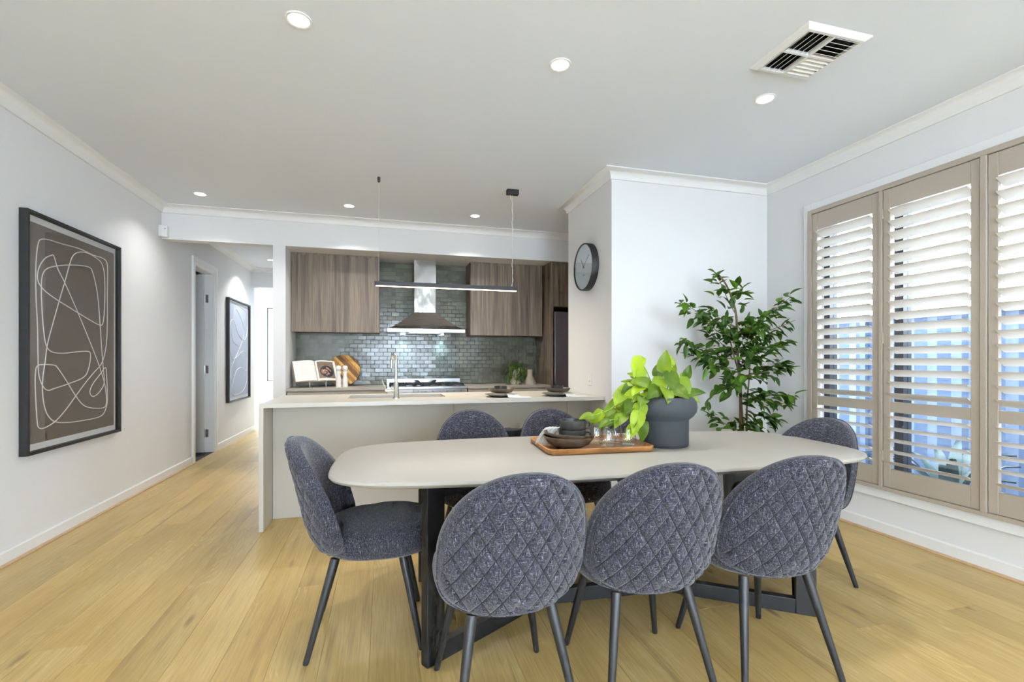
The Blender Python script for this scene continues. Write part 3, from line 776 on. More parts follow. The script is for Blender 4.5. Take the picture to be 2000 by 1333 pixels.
# wall cabinets
def wallcab(x0, xm, x1, z0, lab):
    t = thing('wall_cabinet', lab, 'cabinet', ((x0+x1)/2, 5.95, z0), 0, 'timber-look wall cabinets')
    part('carcass', B(x0, x1, 5.81, YK-.012, z0, ZB-.0005), 'wood_laminate', t)
    for a, b_ in ((x0, xm), (xm, x1)): part('door', B(a+.0015, b_-.0015, 5.79, 5.8098, z0-.004, ZB-.022), 'wood_laminate', t, bevel=.001)
    part('filler', B(x0, x1, 5.80, 5.8098, ZB-.02, ZB-.0005), 'wood_laminate', t)
wallcab(XP1+.002, -.533, -.052, 1.525, 'grey-brown timber-look wall cabinet above the cookbook, left of the hood')
wallcab(1.029, 1.498, 1.962, 1.512, 'grey-brown timber-look wall cabinet right of the hood, above the vases')
# fridge tower
ft = thing('fridge_cabinet', 'tall timber-look surround around the fridge at the right of the kitchen', 'cabinet', (2.5, 5.8, 0))
part('side_panel', B(1.98, 2.004, 5.50, YK-.022, .0005, ZB-.0005), 'wood_laminate', ft)
part('side_panel', B(2.94, 2.964, 5.50, YK-.022, .0005, ZB-.0005), 'wood_laminate', ft)
part('overhead_box', B(2.0045, 2.9395, 5.535, YK-.022, 1.86, ZB-.0005), 'wood_laminate', ft)
for a, b_ in ((2.006, 2.471), (2.473, 2.938)): part('door', B(a, b_, 5.513, 5.5345, 1.864, ZB-.03), 'wood_laminate', ft, bevel=.001)
fg = thing('refrigerator', 'dark silver fridge half hidden behind the wall with the clock', 'fridge', (2.47, 5.8, 0))
part('body', B(2.03, 2.915, 5.575, YK-.01, .012, 1.81), 'seal_black', fg)
part('door', B(2.032, 2.472, 5.525, 5.5745, .05, 1.80), 'fridge_grey', fg, bevel=.006)
part('door', B(2.476, 2.913, 5.525, 5.5745, .05, 1.80), 'fridge_grey', fg, bevel=.006)
# range hood
hd = thing('range_hood', 'stainless steel canopy range hood with two lights', 'range hood', (.49, 5.9, 1.52))
HX0, HX1, HY0, HY1 = .035, .935, 5.62, YK-.012
CX0, CX1, CYf = .352, .612, 5.85
part('rim', MB().box(HX0, HX1, HY0, HY1, 1.525, 1.566), 'steel_bright', hd, bevel=.002)
n = 10; rs = []
for i in range(n+1):
    t_ = i/n; e = t_**.62*.55+t_*.45
    rs.append([(HX0+(CX0-HX0)*e, HY0+(CYf-HY0)*e, 1.5662+.215*t_), (HX1+(CX1-HX1)*e, HY0+(CYf-HY0)*e, 1.5662+.215*t_), (HX1+(CX1-HX1)*e, HY1, 1.5662+.215*t_), (HX0+(CX0-HX0)*e, HY1, 1.5662+.215*t_)])
part('canopy', MB().rings(rs), 'steel', hd, True, ang=35)
part('chimney_lower', MB().box(CX0+.003, CX1-.003, CYf+.003, HY1, 1.7815, 2.12), 'steel_duct', hd)
part('chimney_upper', MB().box(CX0, CX1, CYf, HY1, 2.121, ZB-.001), 'steel_duct', hd)
part('filter', MB().box(HX0+.25, HX1-.25, HY0+.1, HY1-.1, 1.518, 1.5248), 'steel', hd)
for lx in (.225, .70):
    part('light', MB().lathe([(.03, 1.518), (.03, 1.5245)], 20, (lx, 6.03, 0)), 'lamp_blue', hd)
    l = bpy.data.lights.new('hood_light', 'SPOT'); l.energy = 11; l.color = (.45, .76, 1); l.spot_size = R(80); l.spot_blend = .9; l.shadow_soft_size = .02
    lo = bpy.data.objects.new('hood_light', l); COL.objects.link(lo); lo.location = (lx, 6.045, 1.508); lo.rotation_euler = (R(4), 0, 0)
for i in range(4): part('button', MB().lathe([(.006, 0), (.006, .003)], 10, (.72+i*.02, HY0-.0002, 1.546), Matrix.Rotation(R(90), 4, 'X')), 'steel', hd)
# ---------------------------------------------------------------- things on the back bench
cb = thing('round_board', 'round striped acacia serving board leaning on the tiles', 'cutting board', (-.465, 6.02, CT))
Rb = .188; bm0 = Matrix.Translation((-.465, 5.985, CT+Rb*.985)) @ Matrix.Rotation(R(-14), 4, 'X')
strips = ['board_mid', 'board_light', 'board_mid', 'board_dark', 'board_light', 'board_mid', 'board_light', 'board_dark', 'board_mid', 'board_light', 'board_dark']
edges = [-1, -.82, -.7, -.45, -.28, -.12, .1, .24, .5, .66, .86, 1]
rot45 = Matrix.Rotation(R(48), 4, 'Y')
for (a, b_), mt in zip(zip(edges, edges[1:]), strips):
    pts = []
    for k in range(9): u = a+(b_-a)*k/8; pts.append((math.sqrt(max(0, 1-u*u))*Rb, u*Rb))
    for k in range(9): u = b_+(a-b_)*k/8; pts.append((-math.sqrt(max(0, 1-u*u))*Rb, u*Rb))
    cl = []
    for p_ in pts:
        if not cl or math.hypot(p_[0]-cl[-1][0], p_[1]-cl[-1][1]) > 1e-5: cl.append(p_)
    part('stave', MB().prism(cl, -.009, .009, bm0 @ rot45 @ Matrix.Rotation(R(90), 4, 'X')), mt, cb)
def mill(x, y, lab):
    z = CT
    t = thing('pepper_mill', lab, 'pepper mill', (x, y, z), 0, 'white grinders')
    part('body', MB().lathe([(.031, z), (.031, z+.012), (.029, z+.05), (.031, z+.075), (.030, z+.085), (.021, z+.125), (.022, z+.15), (.028, z+.168), (.026, z+.178)], 24, (x, y, 0)), 'white_ceramic', t, True)
    part('head', MB().lathe([(.020, z+.180), (.021, z+.19), (.029, z+.205), (.030, z+.222), (.022, z+.238), (.008, z+.243)], 24, (x, y, 0)), 'white_ceramic', t, True)
    part('finial', MB().lathe([(.006, z+.243), (.007, z+.252), (.003, z+.257)], 12, (x, y, 0)), 'steel_bright', t, True)
mill(-.497, 5.72, 'white pepper mill nearest the cookbook')
mill(-.428, 5.73, 'white pepper mill in front of the round board, on the right')
bs = thing('book_stand', 'white wire stand carrying the open cookbook', 'book stand', (-.74, 5.78, CT))
BKM = Matrix.Translation((-.725, 5.76, CT+.058)) @ Matrix.Rotation(R(26), 4, 'Z') @ Matrix.Rotation(R(-30), 4, 'X')
for sx in (-.09, .09):
    p = [BKM @ Vector((sx, .01, .12)), BKM @ Vector((sx, .012, 0)), BKM @ Vector((sx, -.045, -.008)), BKM @ Vector((sx, -.048, .03))]
    part('hook', MB().tube(p, .0035, 8), 'white_plastic', bs, True)
    q = BKM @ Vector((sx, -.02, -.006)); part('foot', MB().tube([q, (q.x, q.y-.01, CT+.004)], .0035, 8), 'white_plastic', bs, True)
    q = BKM @ Vector((sx, .012, .08)); part('strut', MB().tube([q, (q.x+.01, min(q.y+.07, 5.95), CT+.004)], .0035, 8), 'white_plastic', bs, True)
bk = thing('cookbook', 'open cookbook with a food photo on its right page', 'book', (-.735, 5.79, CT+.065))
def page(s, ext, z0, z1, lift, mat_, nm, uvs=False, x0=0.004):
    P = []
    for j in range(2):
        row = []
        for i in range(13):
            u = i/12; x = x0+(ext-x0)*u
            row.append(BKM @ Vector((s*x, -.012-.026*math.sin(PI*min(1, (x/.235)**.6))*1.0-lift, z0+(z1-z0)*j)))
        if s < 0: row.reverse()
        P.append(row)
    return part(nm, MB().grid(P, True), mat_, bk, True)
for s in (-1, 1):
    page(s, .235, .004, .262, .001, 'text_page' if s < 0 else 'page_white', 'page')
    blk = MB(); rs = []
    for i in range(13):
        x = .002+.233*i/12; yf = -.012-.026*math.sin(PI*min(1, (x/.235)**.6))
        rs.append([tuple(BKM @ Vector((s*x, yf, .004))), tuple(BKM @ Vector((s*x, yf, .262))), tuple(BKM @ Vector((s*x, -.004, .262))), tuple(BKM @ Vector((s*x, -.004, .004)))])
    part('page_block', blk.rings(rs), 'page_edge', bk)
part('cover', MB().box(-.242, .242, -.0035, .001, 0, .266, BKM), 'print_brown', bk)
pp = page(1, .205, .03, .245, .002, 'print_brown', 'photo_print', x0=.02)
def curved_disc(cx_, cz_, r, lift, mat_, nm, par):
    mb = MB(); ring = []
    for i in range(28):
        a = 2*PI*i/28; x = cx_+r*math.cos(a); ring.append(BKM @ Vector((x, -.012-.026*math.sin(PI*min(1, (x/.235)**.6))-lift, cz_+r*.95*math.sin(a))))
    n0 = len(mb.v); mb.v += [tuple(q) for q in ring]; cc = BKM @ Vector((cx_, -.012-.026*math.sin(PI*min(1, (cx_/.235)**.6))-lift, cz_)); mb.v.append(tuple(cc))
    for i in range(28): mb.f.append((i, (i+1) % 28, 28))
    part(nm, mb, mat_, par, True)
curved_disc(.115, .115, .078, .0035, 'print_pan', 'pan_print', pp)
rf = random.Random(3)
for i in range(16):
    a = rf.uniform(0, 2*PI); r = .05*math.sqrt(rf.random()); curved_disc(.115+r*math.cos(a), .115+r*math.sin(a), rf.uniform(.006, .012), .0045, 'print_food', 'food_print', pp)
# vases and trailing plant
def cone_vase(x, y, lab):
    z = CT
    return tag(part('vase', MB().lathe([(.078, z), (.080, z+.006), (.034, z+.115), (.033, z+.185), (.029, z+.186), (.028, z+.12), (.02, z+.06)], 32, (x, y, 0)), 'vase_beige', None, True), lab, 'vase', 'beige cone vases')
cone_vase(1.785, 5.76, 'beige cone-shaped vase standing empty beside the fridge cabinet')
cone_vase(1.60, 5.78, 'beige cone-shaped vase holding the trailing green plant')
tpn = thing('trailing_plant', 'trailing plant with tiny green leaves hanging from the beige vase', 'plant', (1.60, 5.78, CT+.186))
rv = random.Random(8); stems = MB(); lv = MB()
for k in range(30):
    a = 2*PI*k/30+rv.uniform(-.1, .1); reach = rv.uniform(.05, .135); drop = rv.uniform(.05, .26)
    pts = []
    for i in range(9):
        t_ = i/8; rr = .012+reach*min(1, t_*1.6)**.8; zz = CT+.18+.11*math.sin(min(1, t_*1.8)*PI)*.8*(1-.2*rv.random())-drop*max(0, t_-.3)*1.35
        yy = 5.78+rr*math.sin(a)*.75
        pts.append(Vector((1.60+rr*math.cos(a), yy, max(zz, CT+.006))))
    stems.tube(pts, .0012, 4)
    for i in range(1, 9):
        for s_ in range(6):
            c = pts[i-1].lerp(pts[i], rv.random())+Vector((rv.uniform(-.014, .014), rv.uniform(-.014, .014), rv.uniform(-.012, .012)))
            c.z = max(c.z, CT+.008)
            d1 = Vector((rv.uniform(-1, 1), rv.uniform(-1, 1), rv.uniform(-.6, .9))).normalized()*.010; d2 = d1.cross(Vector((rv.uniform(-1, 1), rv.uniform(-1, 1), rv.uniform(-1, 1)))).normalized()*.0065
            n0 = len(lv.v); lv.v += [tuple(c-d1), tuple(c+d2), tuple(c+d1), tuple(c-d2)]; lv.f.append((n0, n0+1, n0+2, n0+3))
part('stem', stems, 'stem_green', tpn)
o = part('foliage', lv, 'vine_leaf', tpn); o['kind'] = 'stuff'
def outlet(name, lab, origin, rz, w_=.115, h=.075, group=None, horizontal=True):
    t = thing(name, lab, 'power point', origin, rz)
    put('plate', MB().box(-w_/2, w_/2, -.008, -.0003, -h/2, h/2).mesh('plate'), 'white_plastic', t, bevel=.002)
    put('switch', MB().box(-.012, .012, -.011, -.008, h*.12, h*.32).mesh('switch'), 'white_plastic', t)
    put('socket_slot', MB().box(-.009, -.006, -.0085, -.0075, -h*.22, -h*.05).box(.006, .009, -.0085, -.0075, -h*.22, -h*.05).mesh('socket_slot'), 'seal_black', t)
    return t
outlet('power_point', 'white power point on the dark tiles behind the beige vases', (1.71, YK-.0115, 1.04), 0, .075, .115)
outlet('power_point', 'white switch plate low on the wall below the clock', (XN, 3.945, 1.025), R(-90), .075, .10)
# ================================================================ pendant lamp
PY = 4.18
pd = thing('pendant_lamp', 'slim black linear pendant lamp hanging over the island', 'lamp', (.55, PY, 1.85))
part('bar', B(-.079, 1.178, PY-.018, PY+.018, 1.832, 1.868), 'black_metal', pd, bevel=.002)
part('diffuser', B(-.066, 1.165, PY-.012, PY+.012, 1.8265, 1.8318), 'lamp_warm', pd)
part('ceiling_grip', MB().lathe([(.006, CZ-.045), (.011, CZ-.038), (.013, CZ-.0005)], 16, (-.042, PY, 0)), 'black_metal', pd, True)
part('wire', MB().tube([(-.042, PY, 1.868), (-.042, PY, CZ-.04)], .0016, 6), 'clear_cable', pd)
part('wire_grip', MB().tube([(-.042, PY, 1.868), (-.042, PY, 1.886)], .004, 8), 'steel_bright', pd)
part('canopy', B(1.075, 1.185, PY-.025, PY+.025, CZ-.045, CZ-.0005), 'black_metal', pd, bevel=.003)
part('wire', MB().tube([(1.128, PY, 1.868), (1.128, PY, CZ-.045)], .0016, 6), 'clear_cable', pd)
cab = [(1.108, PY, CZ-.045), (1.112, PY, CZ-.08)]+[(1.128+.005*math.cos(i*1.1), PY+.005*math.sin(i*1.1), CZ-.12-i*.022) for i in range(31)]+[(1.135, PY, 1.93), (1.118, PY, 1.868)]
part('power_cable', MB().tube(cab, .0022, 6), 'clear_cable', pd, True)
l = bpy.data.lights.new('pendant_light', 'AREA'); l.shape = 'RECTANGLE'; l.size = 1.2; l.size_y = .02; l.energy = 7; l.color = (1, .80, .56)
lo = bpy.data.objects.new('pendant_light', l); COL.objects.link(lo); lo.location = (.55, PY, 1.822)
# ================================================================ downlights
def downlight(x, y, lab, cz=CZ, power=9):
    t = thing('downlight', lab, 'ceiling light', (x, y, cz), 0, 'recessed ceiling downlights')
    part('ring', MB().lathe([(.058, cz-.0005), (.058, cz-.004), (.055, cz-.006), (.046, cz-.0045), (.045, cz-.0008)], 32, (x, y, 0), None, False, False), 'trim_paint', t, True)
    part('lens', MB().lathe([(.045, cz-.0008), (.045, cz-.003), (.03, cz-.004)], 32, (x, y, 0)), 'lamp_white', t)
    l = bpy.data.lights.new('downlight', 'AREA'); l.shape = 'DISK'; l.size = .08; l.energy = power; l.color = (1, .985, .97); l.spread = R(120)
    lo = bpy.data.objects.new('downlight_beam', l); COL.objects.link(lo); lo.location = (x, y, cz-.008)
DL = 5.5; DK = 9
downlight(-.374, 2.34, 'round white downlight at the top of the photo, left', power=DL)
downlight(.891, 2.34, 'round white downlight above the dining table, top middle', power=DL)
downlight(2.179, 2.33, 'round white downlight next to the air vent', power=DL)
downlight(-1.653, 5.03, 'round white downlight near the hall opening', power=4.5)
downlight(-.338, 5.03, 'round white downlight left of the pendant wire, over the kitchen', power=DK)
downlight(.944, 5.03, 'round white downlight beside the pendant canopy', power=DK)
downlight(-1.688, 8.06, 'small downlight far down the hall ceiling', power=13)
for x, sd in ((-.374, 'left'), (.891, 'middle'), (2.179, 'right')):  # unseen downlights added behind the camera to light the room
    downlight(x, -.6, f'unseen round white downlight added behind the camera, {sd}', power=DL)
# ================================================================ ceiling vent
vx0, vx1, vy0, vy1 = 1.872, 2.252, 1.742, 2.107
vt = thing('air_vent', 'white square ceiling air vent with four slatted quarters', 'air vent', ((vx0+vx1)/2, (vy0+vy1)/2, CZ))
zt = CZ-.0005
part('backing', B(vx0+.03, vx1-.03, vy0+.03, vy1-.03, CZ-.003, zt), 'seal_black', vt)
ring0 = [(vx0, vy0), (vx1, vy0), (vx1, vy1), (vx0, vy1)]
def inset(d_, z): return [(vx0+d_, vy0+d_, z), (vx1-d_, vy0+d_, z), (vx1-d_, vy1-d_, z), (vx0+d_, vy1-d_, z)]
part('rim', MB().rings([inset(.0, zt), inset(.002, CZ-.006), inset(.022, CZ-.020), inset(.036, CZ-.020), inset(.036, zt)], True, False, False), 'trim_paint', vt)
mx_, my_ = (vx0+vx1)/2, (vy0+vy1)/2
part('cross_bar', MB().box(mx_-.006, mx_+.006, vy0+.036, vy1-.036, CZ-.021, CZ-.004).box(vx0+.036, mx_-.006, my_-.006, my_+.006, CZ-.021, CZ-.004).box(mx_+.006, vx1-.036, my_-.006, my_+.006, CZ-.021, CZ-.004), 'trim_paint', vt)
for (a0, a1), (b0, b1), along in (((vx0+.036, mx_-.006), (vy0+.036, my_-.006), 'y'), ((vx0+.036, mx_-.006), (my_+.006, vy1-.036), 'y'), ((mx_+.006, vx1-.036), (vy0+.036, my_-.006), 'x+'), ((mx_+.006, vx1-.036), (my_+.006, vy1-.036), 'x-')):
    for k in range(5):
        f = (k+.5)/5
        if along == 'y':
            c = a0+(a1-a0)*f; mt = Matrix.Translation((c, (b0+b1)/2, CZ-.012)) @ Matrix.Rotation(R(-40), 4, 'Y')
            part('slat', MB().box(-.0125, .0125, -(b1-b0)/2, (b1-b0)/2, -.0008, .0008, mt), 'trim_paint', vt)
        else:
            c = b0+(b1-b0)*f; mt = Matrix.Translation(((a0+a1)/2, c, CZ-.012)) @ Matrix.Rotation(R(40 if along == 'x+' else -40), 4, 'X')
            part('slat', MB().box(-(a1-a0)/2, (a1-a0)/2, -.0125, .0125, -.0008, .0008, mt), 'trim_paint', vt)
# ================================================================ wall clock on the corner block
ck = thing('wall_clock', 'round black-rimmed wall clock with pale face', 'clock', (XN, 3.975, 2.04))
RC, DC = .212, .062
mY = Matrix.Translation((XN, 3.975, 2.04)) @ Matrix.Rotation(R(-90), 4, 'Y')
part('case', MB().lathe([(RC, .0005), (RC, DC-.004), (RC-.003, DC), (RC-.010, DC), (RC-.012, DC-.012), (.01, DC-.014)], 72, (0, 0, 0), mY), 'black_frame', ck, True)
part('face', MB().lathe([(RC-.0125, DC-.0135), (RC-.0125, DC-.0115), (.005, DC-.0115)], 72, (0, 0, 0), mY), 'mat_board', ck, True)
def hand(ang, L, w_, lift):
    # angle clockwise from twelve as seen from the room; local x is up the wall, local y runs along the wall
    a = R(ang); m_ = mY @ Matrix.Rotation(a, 4, 'Z')
    return MB().box(-.02, L, -w_/2, w_/2, DC-.0113+lift, DC-.0098+lift, m_)
part('minute_hand', hand(-53, .15, .005, .002), 'black_frame', ck)
part('hour_hand', hand(38, .105, .007, 0), 'black_frame', ck)
part('pivot', MB().lathe([(.008, DC-.0113), (.008, DC-.006)], 16, (0, 0, 0), mY), 'black_frame', ck)
for i in range(12):
    m_ = mY @ Matrix.Rotation(2*PI*i/12, 4, 'Z'); part('hour_mark', MB().box(RC-.032, RC-.018, -.0012, .0012, DC-.0114, DC-.0108, m_), 'plate_grey', ck)
part('face_mark', MB().box(-.075, -.070, -.018, .018, DC-.0114, DC-.0108, mY), 'black_frame', ck)
part('glass', MB().lathe([(RC-.0115, DC-.004), (RC-.0115, DC-.002)], 72, (0, 0, 0), mY), 'pane_glass', ck)
# ================================================================ alarm sensor
an = thing('motion_sensor', 'white motion sensor in the corner beside the hall opening', 'sensor', (XL+.03, YB-.03, 2.43))
part('housing', MB().prism([(XL+.0005, YB-.075), (XL+.03, YB-.075), (XL+.065, YB-.045), (XL+.065, YB-.0005), (XL+.0005, YB-.0005)], 2.425, 2.535), 'white_plastic', an, bevel=.004)
part('lens', MB().lathe([(.006, 0), (.006, .002)], 12, (0, 0, 0), Matrix.Translation((XL+.052, YB-.0595, 2.505)) @ Matrix.Rotation(R(-45), 4, 'Z') @ Matrix.Rotation(R(90), 4, 'X')), 'seal_black', an)
# ================================================================ framed pictures on the left wall
ART = [(158,480),(160,400),(168,335),(180,312),(215,313),(270,330),(350,352),(410,380),(450,393),(470,410),(475,450),(474,550),(474,650),(472,750),(462,820),(445,865),(410,905),(370,955),(330,1010),(290,1065),(250,1110),(215,1135),(185,1147),(170,1140),(165,1120),(160,1050),(156,960),(157,900),(165,870),(190,864),(235,866),(252,875),(290,930),(330,995),(365,1040),(400,1055),(450,1056),(467,1045),(470,1010),(462,950),(440,875),(400,770),(340,625),(285,500),(255,440),(238,385),(225,383),(200,395),(178,425),(167,460),(170,500),(195,535),(240,570),(300,608),(360,645),(410,675),(440,689),(455,680),(462,600),(462,480),(450,420),(420,390),(380,370),(345,369),(322,385),(310,415),(300,450),(285,505),(260,590),(235,680),(210,775),(200,850),(190,920),(188,980),(195,1040),(210,1085),(240,1115),(290,1120),(360,1112),(445,1092),(470,1050),(474,1000),(470,900),(464,878),(440,910),(410,950),(397,985),(410,1005),(435,990),(460,945),(455,870),(448,780),(440,660),(430,550),(410,460),(390,433),(320,425),(260,428),(210,440),(188,470),(183,530),(186,620),(193,710),(205,780),(230,808),(280,814),(340,808),(390,806),(400,825),(392,880),(370,920),(300,950),(240,970),(213,978),(190,960),(172,910),(168,830),(166,700),(160,580)]
# the drawing's loop in picture units: u along the wall 0..1, v up 0..1
def art_uv():
    out = []
    XA = -2.146+.018
    for cx_, cy_ in ART:
        px_, py_ = cx_/2.259, 330+cy_/2.259
        u = (px_-1000)/929; v = (704-py_)/929; s_, c_ = math.sin(YAW), math.cos(YAW)
        dx, dy = s_+u*c_, c_-u*s_; t = XA/dx
        out.append(((dy*t-3.572)/1.073, (1.2+v*t-.611)/1.52))
    return out
AUV = art_uv()
ART2 = [(.08,.93),(.25,.97),(.6,.95),(.9,.9),(.93,.75),(.8,.62),(.5,.66),(.25,.8),(.1,.72),(.12,.5),(.3,.42),(.7,.5),(.9,.44),(.88,.3),(.6,.33),(.35,.28),(.2,.1),(.4,.06),(.75,.1),(.9,.22),(.7,.42),(.45,.55),(.2,.62),(.3,.9),(.55,.86),(.75,.7),(.6,.56),(.2,.35),(.06,.2),(.05,.6)]
def picture(name, lab, y0, y1, z0, z1, prt, loop, lw, linemat, gl='picture_glass'):
    t = thing(name, lab, 'picture', (XL, (y0+y1)/2, z0), 0, 'black framed line drawings on the hall side wall')
    D = .046; W_ = .020
    for nm, a in (('frame_side', (y0, y0+W_, z0, z1)), ('frame_side', (y1-W_, y1, z0, z1)), ('frame_rail', (y0+W_, y1-W_, z0, z0+W_)), ('frame_rail', (y0+W_, y1-W_, z1-W_, z1))):
        part(nm, B(XL+.0005, XL+D, *a), 'black_frame', t, bevel=.001)
    part('mount', B(XL+.004, XL+.012, y0+W_, y1-W_, z0+W_, z1-W_), 'mat_board', t)
    m_ = .052
    part('print', B(XL+.0122, XL+.016, y0+m_, y1-m_, z0+m_+.01, z1-m_-.01), prt, t)
    pts = spline([(XL+.0165, y0+(y1-y0)*u, z0+(z1-z0)*v) for u, v in loop], 5, True)
    part('line_drawing', MB().tube(pts, lw, 5, True), linemat, t)
    part('glass', B(XL+.028, XL+.030, y0+W_, y1-W_, z0+W_, z1-W_), gl, t)
picture('framed_drawing', 'large black framed taupe print with one looping white line, near left', 3.572, 4.645, .611, 2.131, 'taupe_print', AUV, .0036, 'art_line')
picture('framed_drawing', 'black framed pale blue line drawing farther down the hall, past the door', 7.497, 8.60, .596, 2.09, 'blue_print', ART2, .0055, 'mat_board', 'matte_glass')
fm = thing('framed_panel', 'tall black framed panel at the bright end of the hall', 'picture', (-2.25, 10.98, .75))  # plain white board in a black frame
part('frame', MB().box(-2.37, -2.355, 10.975, 10.998, .76, 2.30).box(-2.08, -2.065, 10.975, 10.998, .76, 2.30).box(-2.355, -2.08, 10.975, 10.998, 2.285, 2.30).box(-2.355, -2.08, 10.975, 10.998, .76, .775), 'black_frame', fm)
part('panel', B(-2.355, -2.08, 10.985, 10.996, .775, 2.285), 'mat_board', fm)

# ================================================================ on the dining table
TT = .7455
ty0, ty1, tx0, tx1 = -.205, .205, -.278, .278
tray = thing('serving_tray', 'rectangular acacia wood tray on the dining table', 'tray', (1.042, 2.312, TT), R(-4))
o_ = rrect(tx0, tx1, ty0, ty1, .045, 8)
def ins(d_): return rrect(tx0+d_, tx1-d_, ty0+d_, ty1-d_, max(.045-d_, .01), 8)
rs = [[(x, y, z) for x, y in ins(d_)] for d_, z in ((.012, 0), (.002, .008), (0, .026), (.003, .029), (.010, .029), (.014, .026), (.018, .014), (.022, .012))]
put('tray_board', MB().rings(rs).mesh('tray_board', smooth=True, ang=50), 'acacia_tray', tray)
TZ = TT+.0125
def bowl_obj(name, x, y, z, R_, h, mat_, lab, tilt=(0, 0)):
    me = MB().lathe([(R_*.42, 0), (R_*.5, .003), (R_*.78, h*.35), (R_*.95, h*.8), (R_, h), (R_-.005, h+.001), (R_*.9, h*.78), (R_*.7, h*.38), (R_*.4, .010), (.01, .008)], 56).mesh(name, smooth=True, ang=60)
    o = put(name, me, mat_, None, (x, y, z), (R(tilt[0]), R(tilt[1]), 0)); return tag(o, lab, 'bowl', 'brown bowls stacked on the tray')
bx_, by_ = .903, 2.25
bowl_obj('bowl', bx_, by_, TZ, .131, .062, 'bowl_brown', 'lower brown ceramic bowl on the wooden tray')
bowl_obj('bowl', bx_-.002, by_, TZ+.0185, .128, .058, 'bowl_brown', 'upper brown ceramic bowl on the tray, tilted, holding the mugs', (0, 3))
def mug(x, y, z, rz, lab):
    t = thing('mug', lab, 'mug', (x, y, z), R(rz), 'dark mugs stacked in the bowl')
    put('cup', MB().lathe([(.045, 0), (.058, .004), (.066, .016), (.069, .050), (.0695, .058), (.066, .058), (.063, .018), (.05, .008), (.01, .007)], 44).mesh('cup', smooth=True, ang=60), 'bowl_dark', t)
    hp = [(.066, 0, .046), (.086, 0, .047), (.092, 0, .032), (.086, 0, .018), (.064, 0, .018)]
    put('handle', MB().tube(spline(hp, 4), .0055, 10).mesh('handle', smooth=True), 'bowl_dark', t)
mug(.928, 2.268, TZ+.032, -20, 'lower dark mug in the bowl stack')
mug(.932, 2.268, TZ+.078, -8, 'upper dark mug on top of the bowl stack')
def tumbler(x, y, lab):
    z = TZ
    pr_ = [(.028, 0), (.036, .006), (.044, .028), (.0435, .045), (.036, .078), (.0335, .098), (.032, .099), (.0315, .097), (.0345, .078), (.0418, .045), (.0424, .030), (.035, .012), (.01, .010)]
    return tag(put('tumbler', MB().lathe(pr_, 36).mesh('tumbler', smooth=True, ang=60), 'tumbler_glass', None, (x, y, z)), lab, 'glass', 'clear glass tumblers on the tray')
tumbler(1.095, 2.205, 'clear tumbler at the front of the tray, beside the brown bowls')
tumbler(1.205, 2.200, 'clear tumbler at the front of the tray, nearest the pot')
tumbler(1.085, 2.33, 'clear tumbler at the back of the tray, left')
tumbler(1.195, 2.325, 'clear tumbler at the back of the tray, right')
# striped napkin over the tray edge and tucked under the mugs
P = []
path = spline([(.885, 2.315, TZ+.076), (.862, 2.325, TZ+.092), (.838, 2.33, TZ+.088), (.815, 2.335, TZ+.058), (.802, 2.34, TZ+.030), (.797, 2.345, TZ+.0045)], 5)
for i, p in enumerate(path):
    u = i/(len(path)-1); row = []
    for j in range(13):
        v = j/12-.5; wd = .06+.025*u
        row.append((p.x+v*wd*.85, p.y-v*wd*.35+.004*math.sin(j*1.9)*u, p.z+.003*math.sin(j*1.9+u*2)*(1-u)))
    P.append(row)
o = part('napkin', MB().grid(P, True), 'striped_linen', None, True, ang=80); s_ = o.modifiers.new('solid', 'SOLIDIFY'); s_.thickness = .002
tag(o, 'striped linen napkin draped from the brown bowls onto the tray', 'napkin')
# charcoal pot with lime pothos
px0, py0 = 1.456, 2.262
pt = thing('plant_pot', 'charcoal pot with a bulging top on the dining table', 'plant pot', (px0, py0, TT))
pf = [(.122, 0), (.126, .004), (.127, .02), (.127, .135), (.130, .142), (.150, .158), (.166, .182), (.170, .206), (.166, .232), (.154, .252), (.144, .260), (.139, .260), (.134, .250), (.135, .21), (.120, .20)]
part('vessel', MB().lathe([(r, z+TT) for r, z in pf], 64, (px0, py0, 0)), 'pot_charcoal', pt, True, ang=60)
part('soil', MB().lathe([(.133, TT+.236), (.09, TT+.242), (.01, TT+.244)], 32, (px0, py0, 0)), 'soil', pt)
po = thing('pothos_plant', 'lime green heart-leaf pothos trailing from the charcoal pot', 'plant', (px0, py0, TT+.24))
def heart_leaf(nu=8, nv=9):
    """length 1 along +y from the stalk at the origin, width about .72, folded along the midrib"""
    P = []
    for i in range(nu+1):
        t = i/nu; y = -.12+1.12*t
        w_ = .40*(math.sin(PI*min(1, t**.62)))**.75*(1-.25*t) if 0 < t < 1 else .004
        row = []
        for j in range(nv):
            v = j/(nv-1)*2-1
            yb = y-(.14*abs(v)**1.5*(1-t)**2 if t < .5 else 0)+(.05 if t == 0 else 0)
            row.append((v*w_, yb, .10*abs(v)**1.3*w_/.4-.16*t*t+.025*math.sin(6*t+3*v)))
        P.append(row)
    return MB().grid(P).mesh('leaf', smooth=True, ang=180)
hl = heart_leaf(); hl.materials.append(M['pothos_leaf'])
def basis(dirv, nrm):
    y = Vector(dirv).normalized(); n = Vector(nrm); z = (n-n.dot(y)*y)
    if z.length < 1e-4: z = Vector((0, 0, 1))-y.z*y
    z.normalize(); x = y.cross(z); return Matrix((x, y, z)).transposed().to_4x4()
def leaf_at(me, par, pos, dirv, nrm, s, nm='leaf'):
    o = bpy.data.objects.new(nm, me); COL.objects.link(o); o.parent = par
    o.matrix_local = Matrix.Translation(Vector(pos)-wloc(par)) @ basis(dirv, nrm) @ Matrix.Diagonal((s, s, s, 1)); return o
rp = random.Random(21)
S_, C_ = math.sin(YAW), math.cos(YAW)
Fw = Vector((S_, C_, 0)); Rt = Vector((C_, -S_, 0)); Up = Vector((0, 0, 1))
pc = Vector((px0, py0, TT+.25))
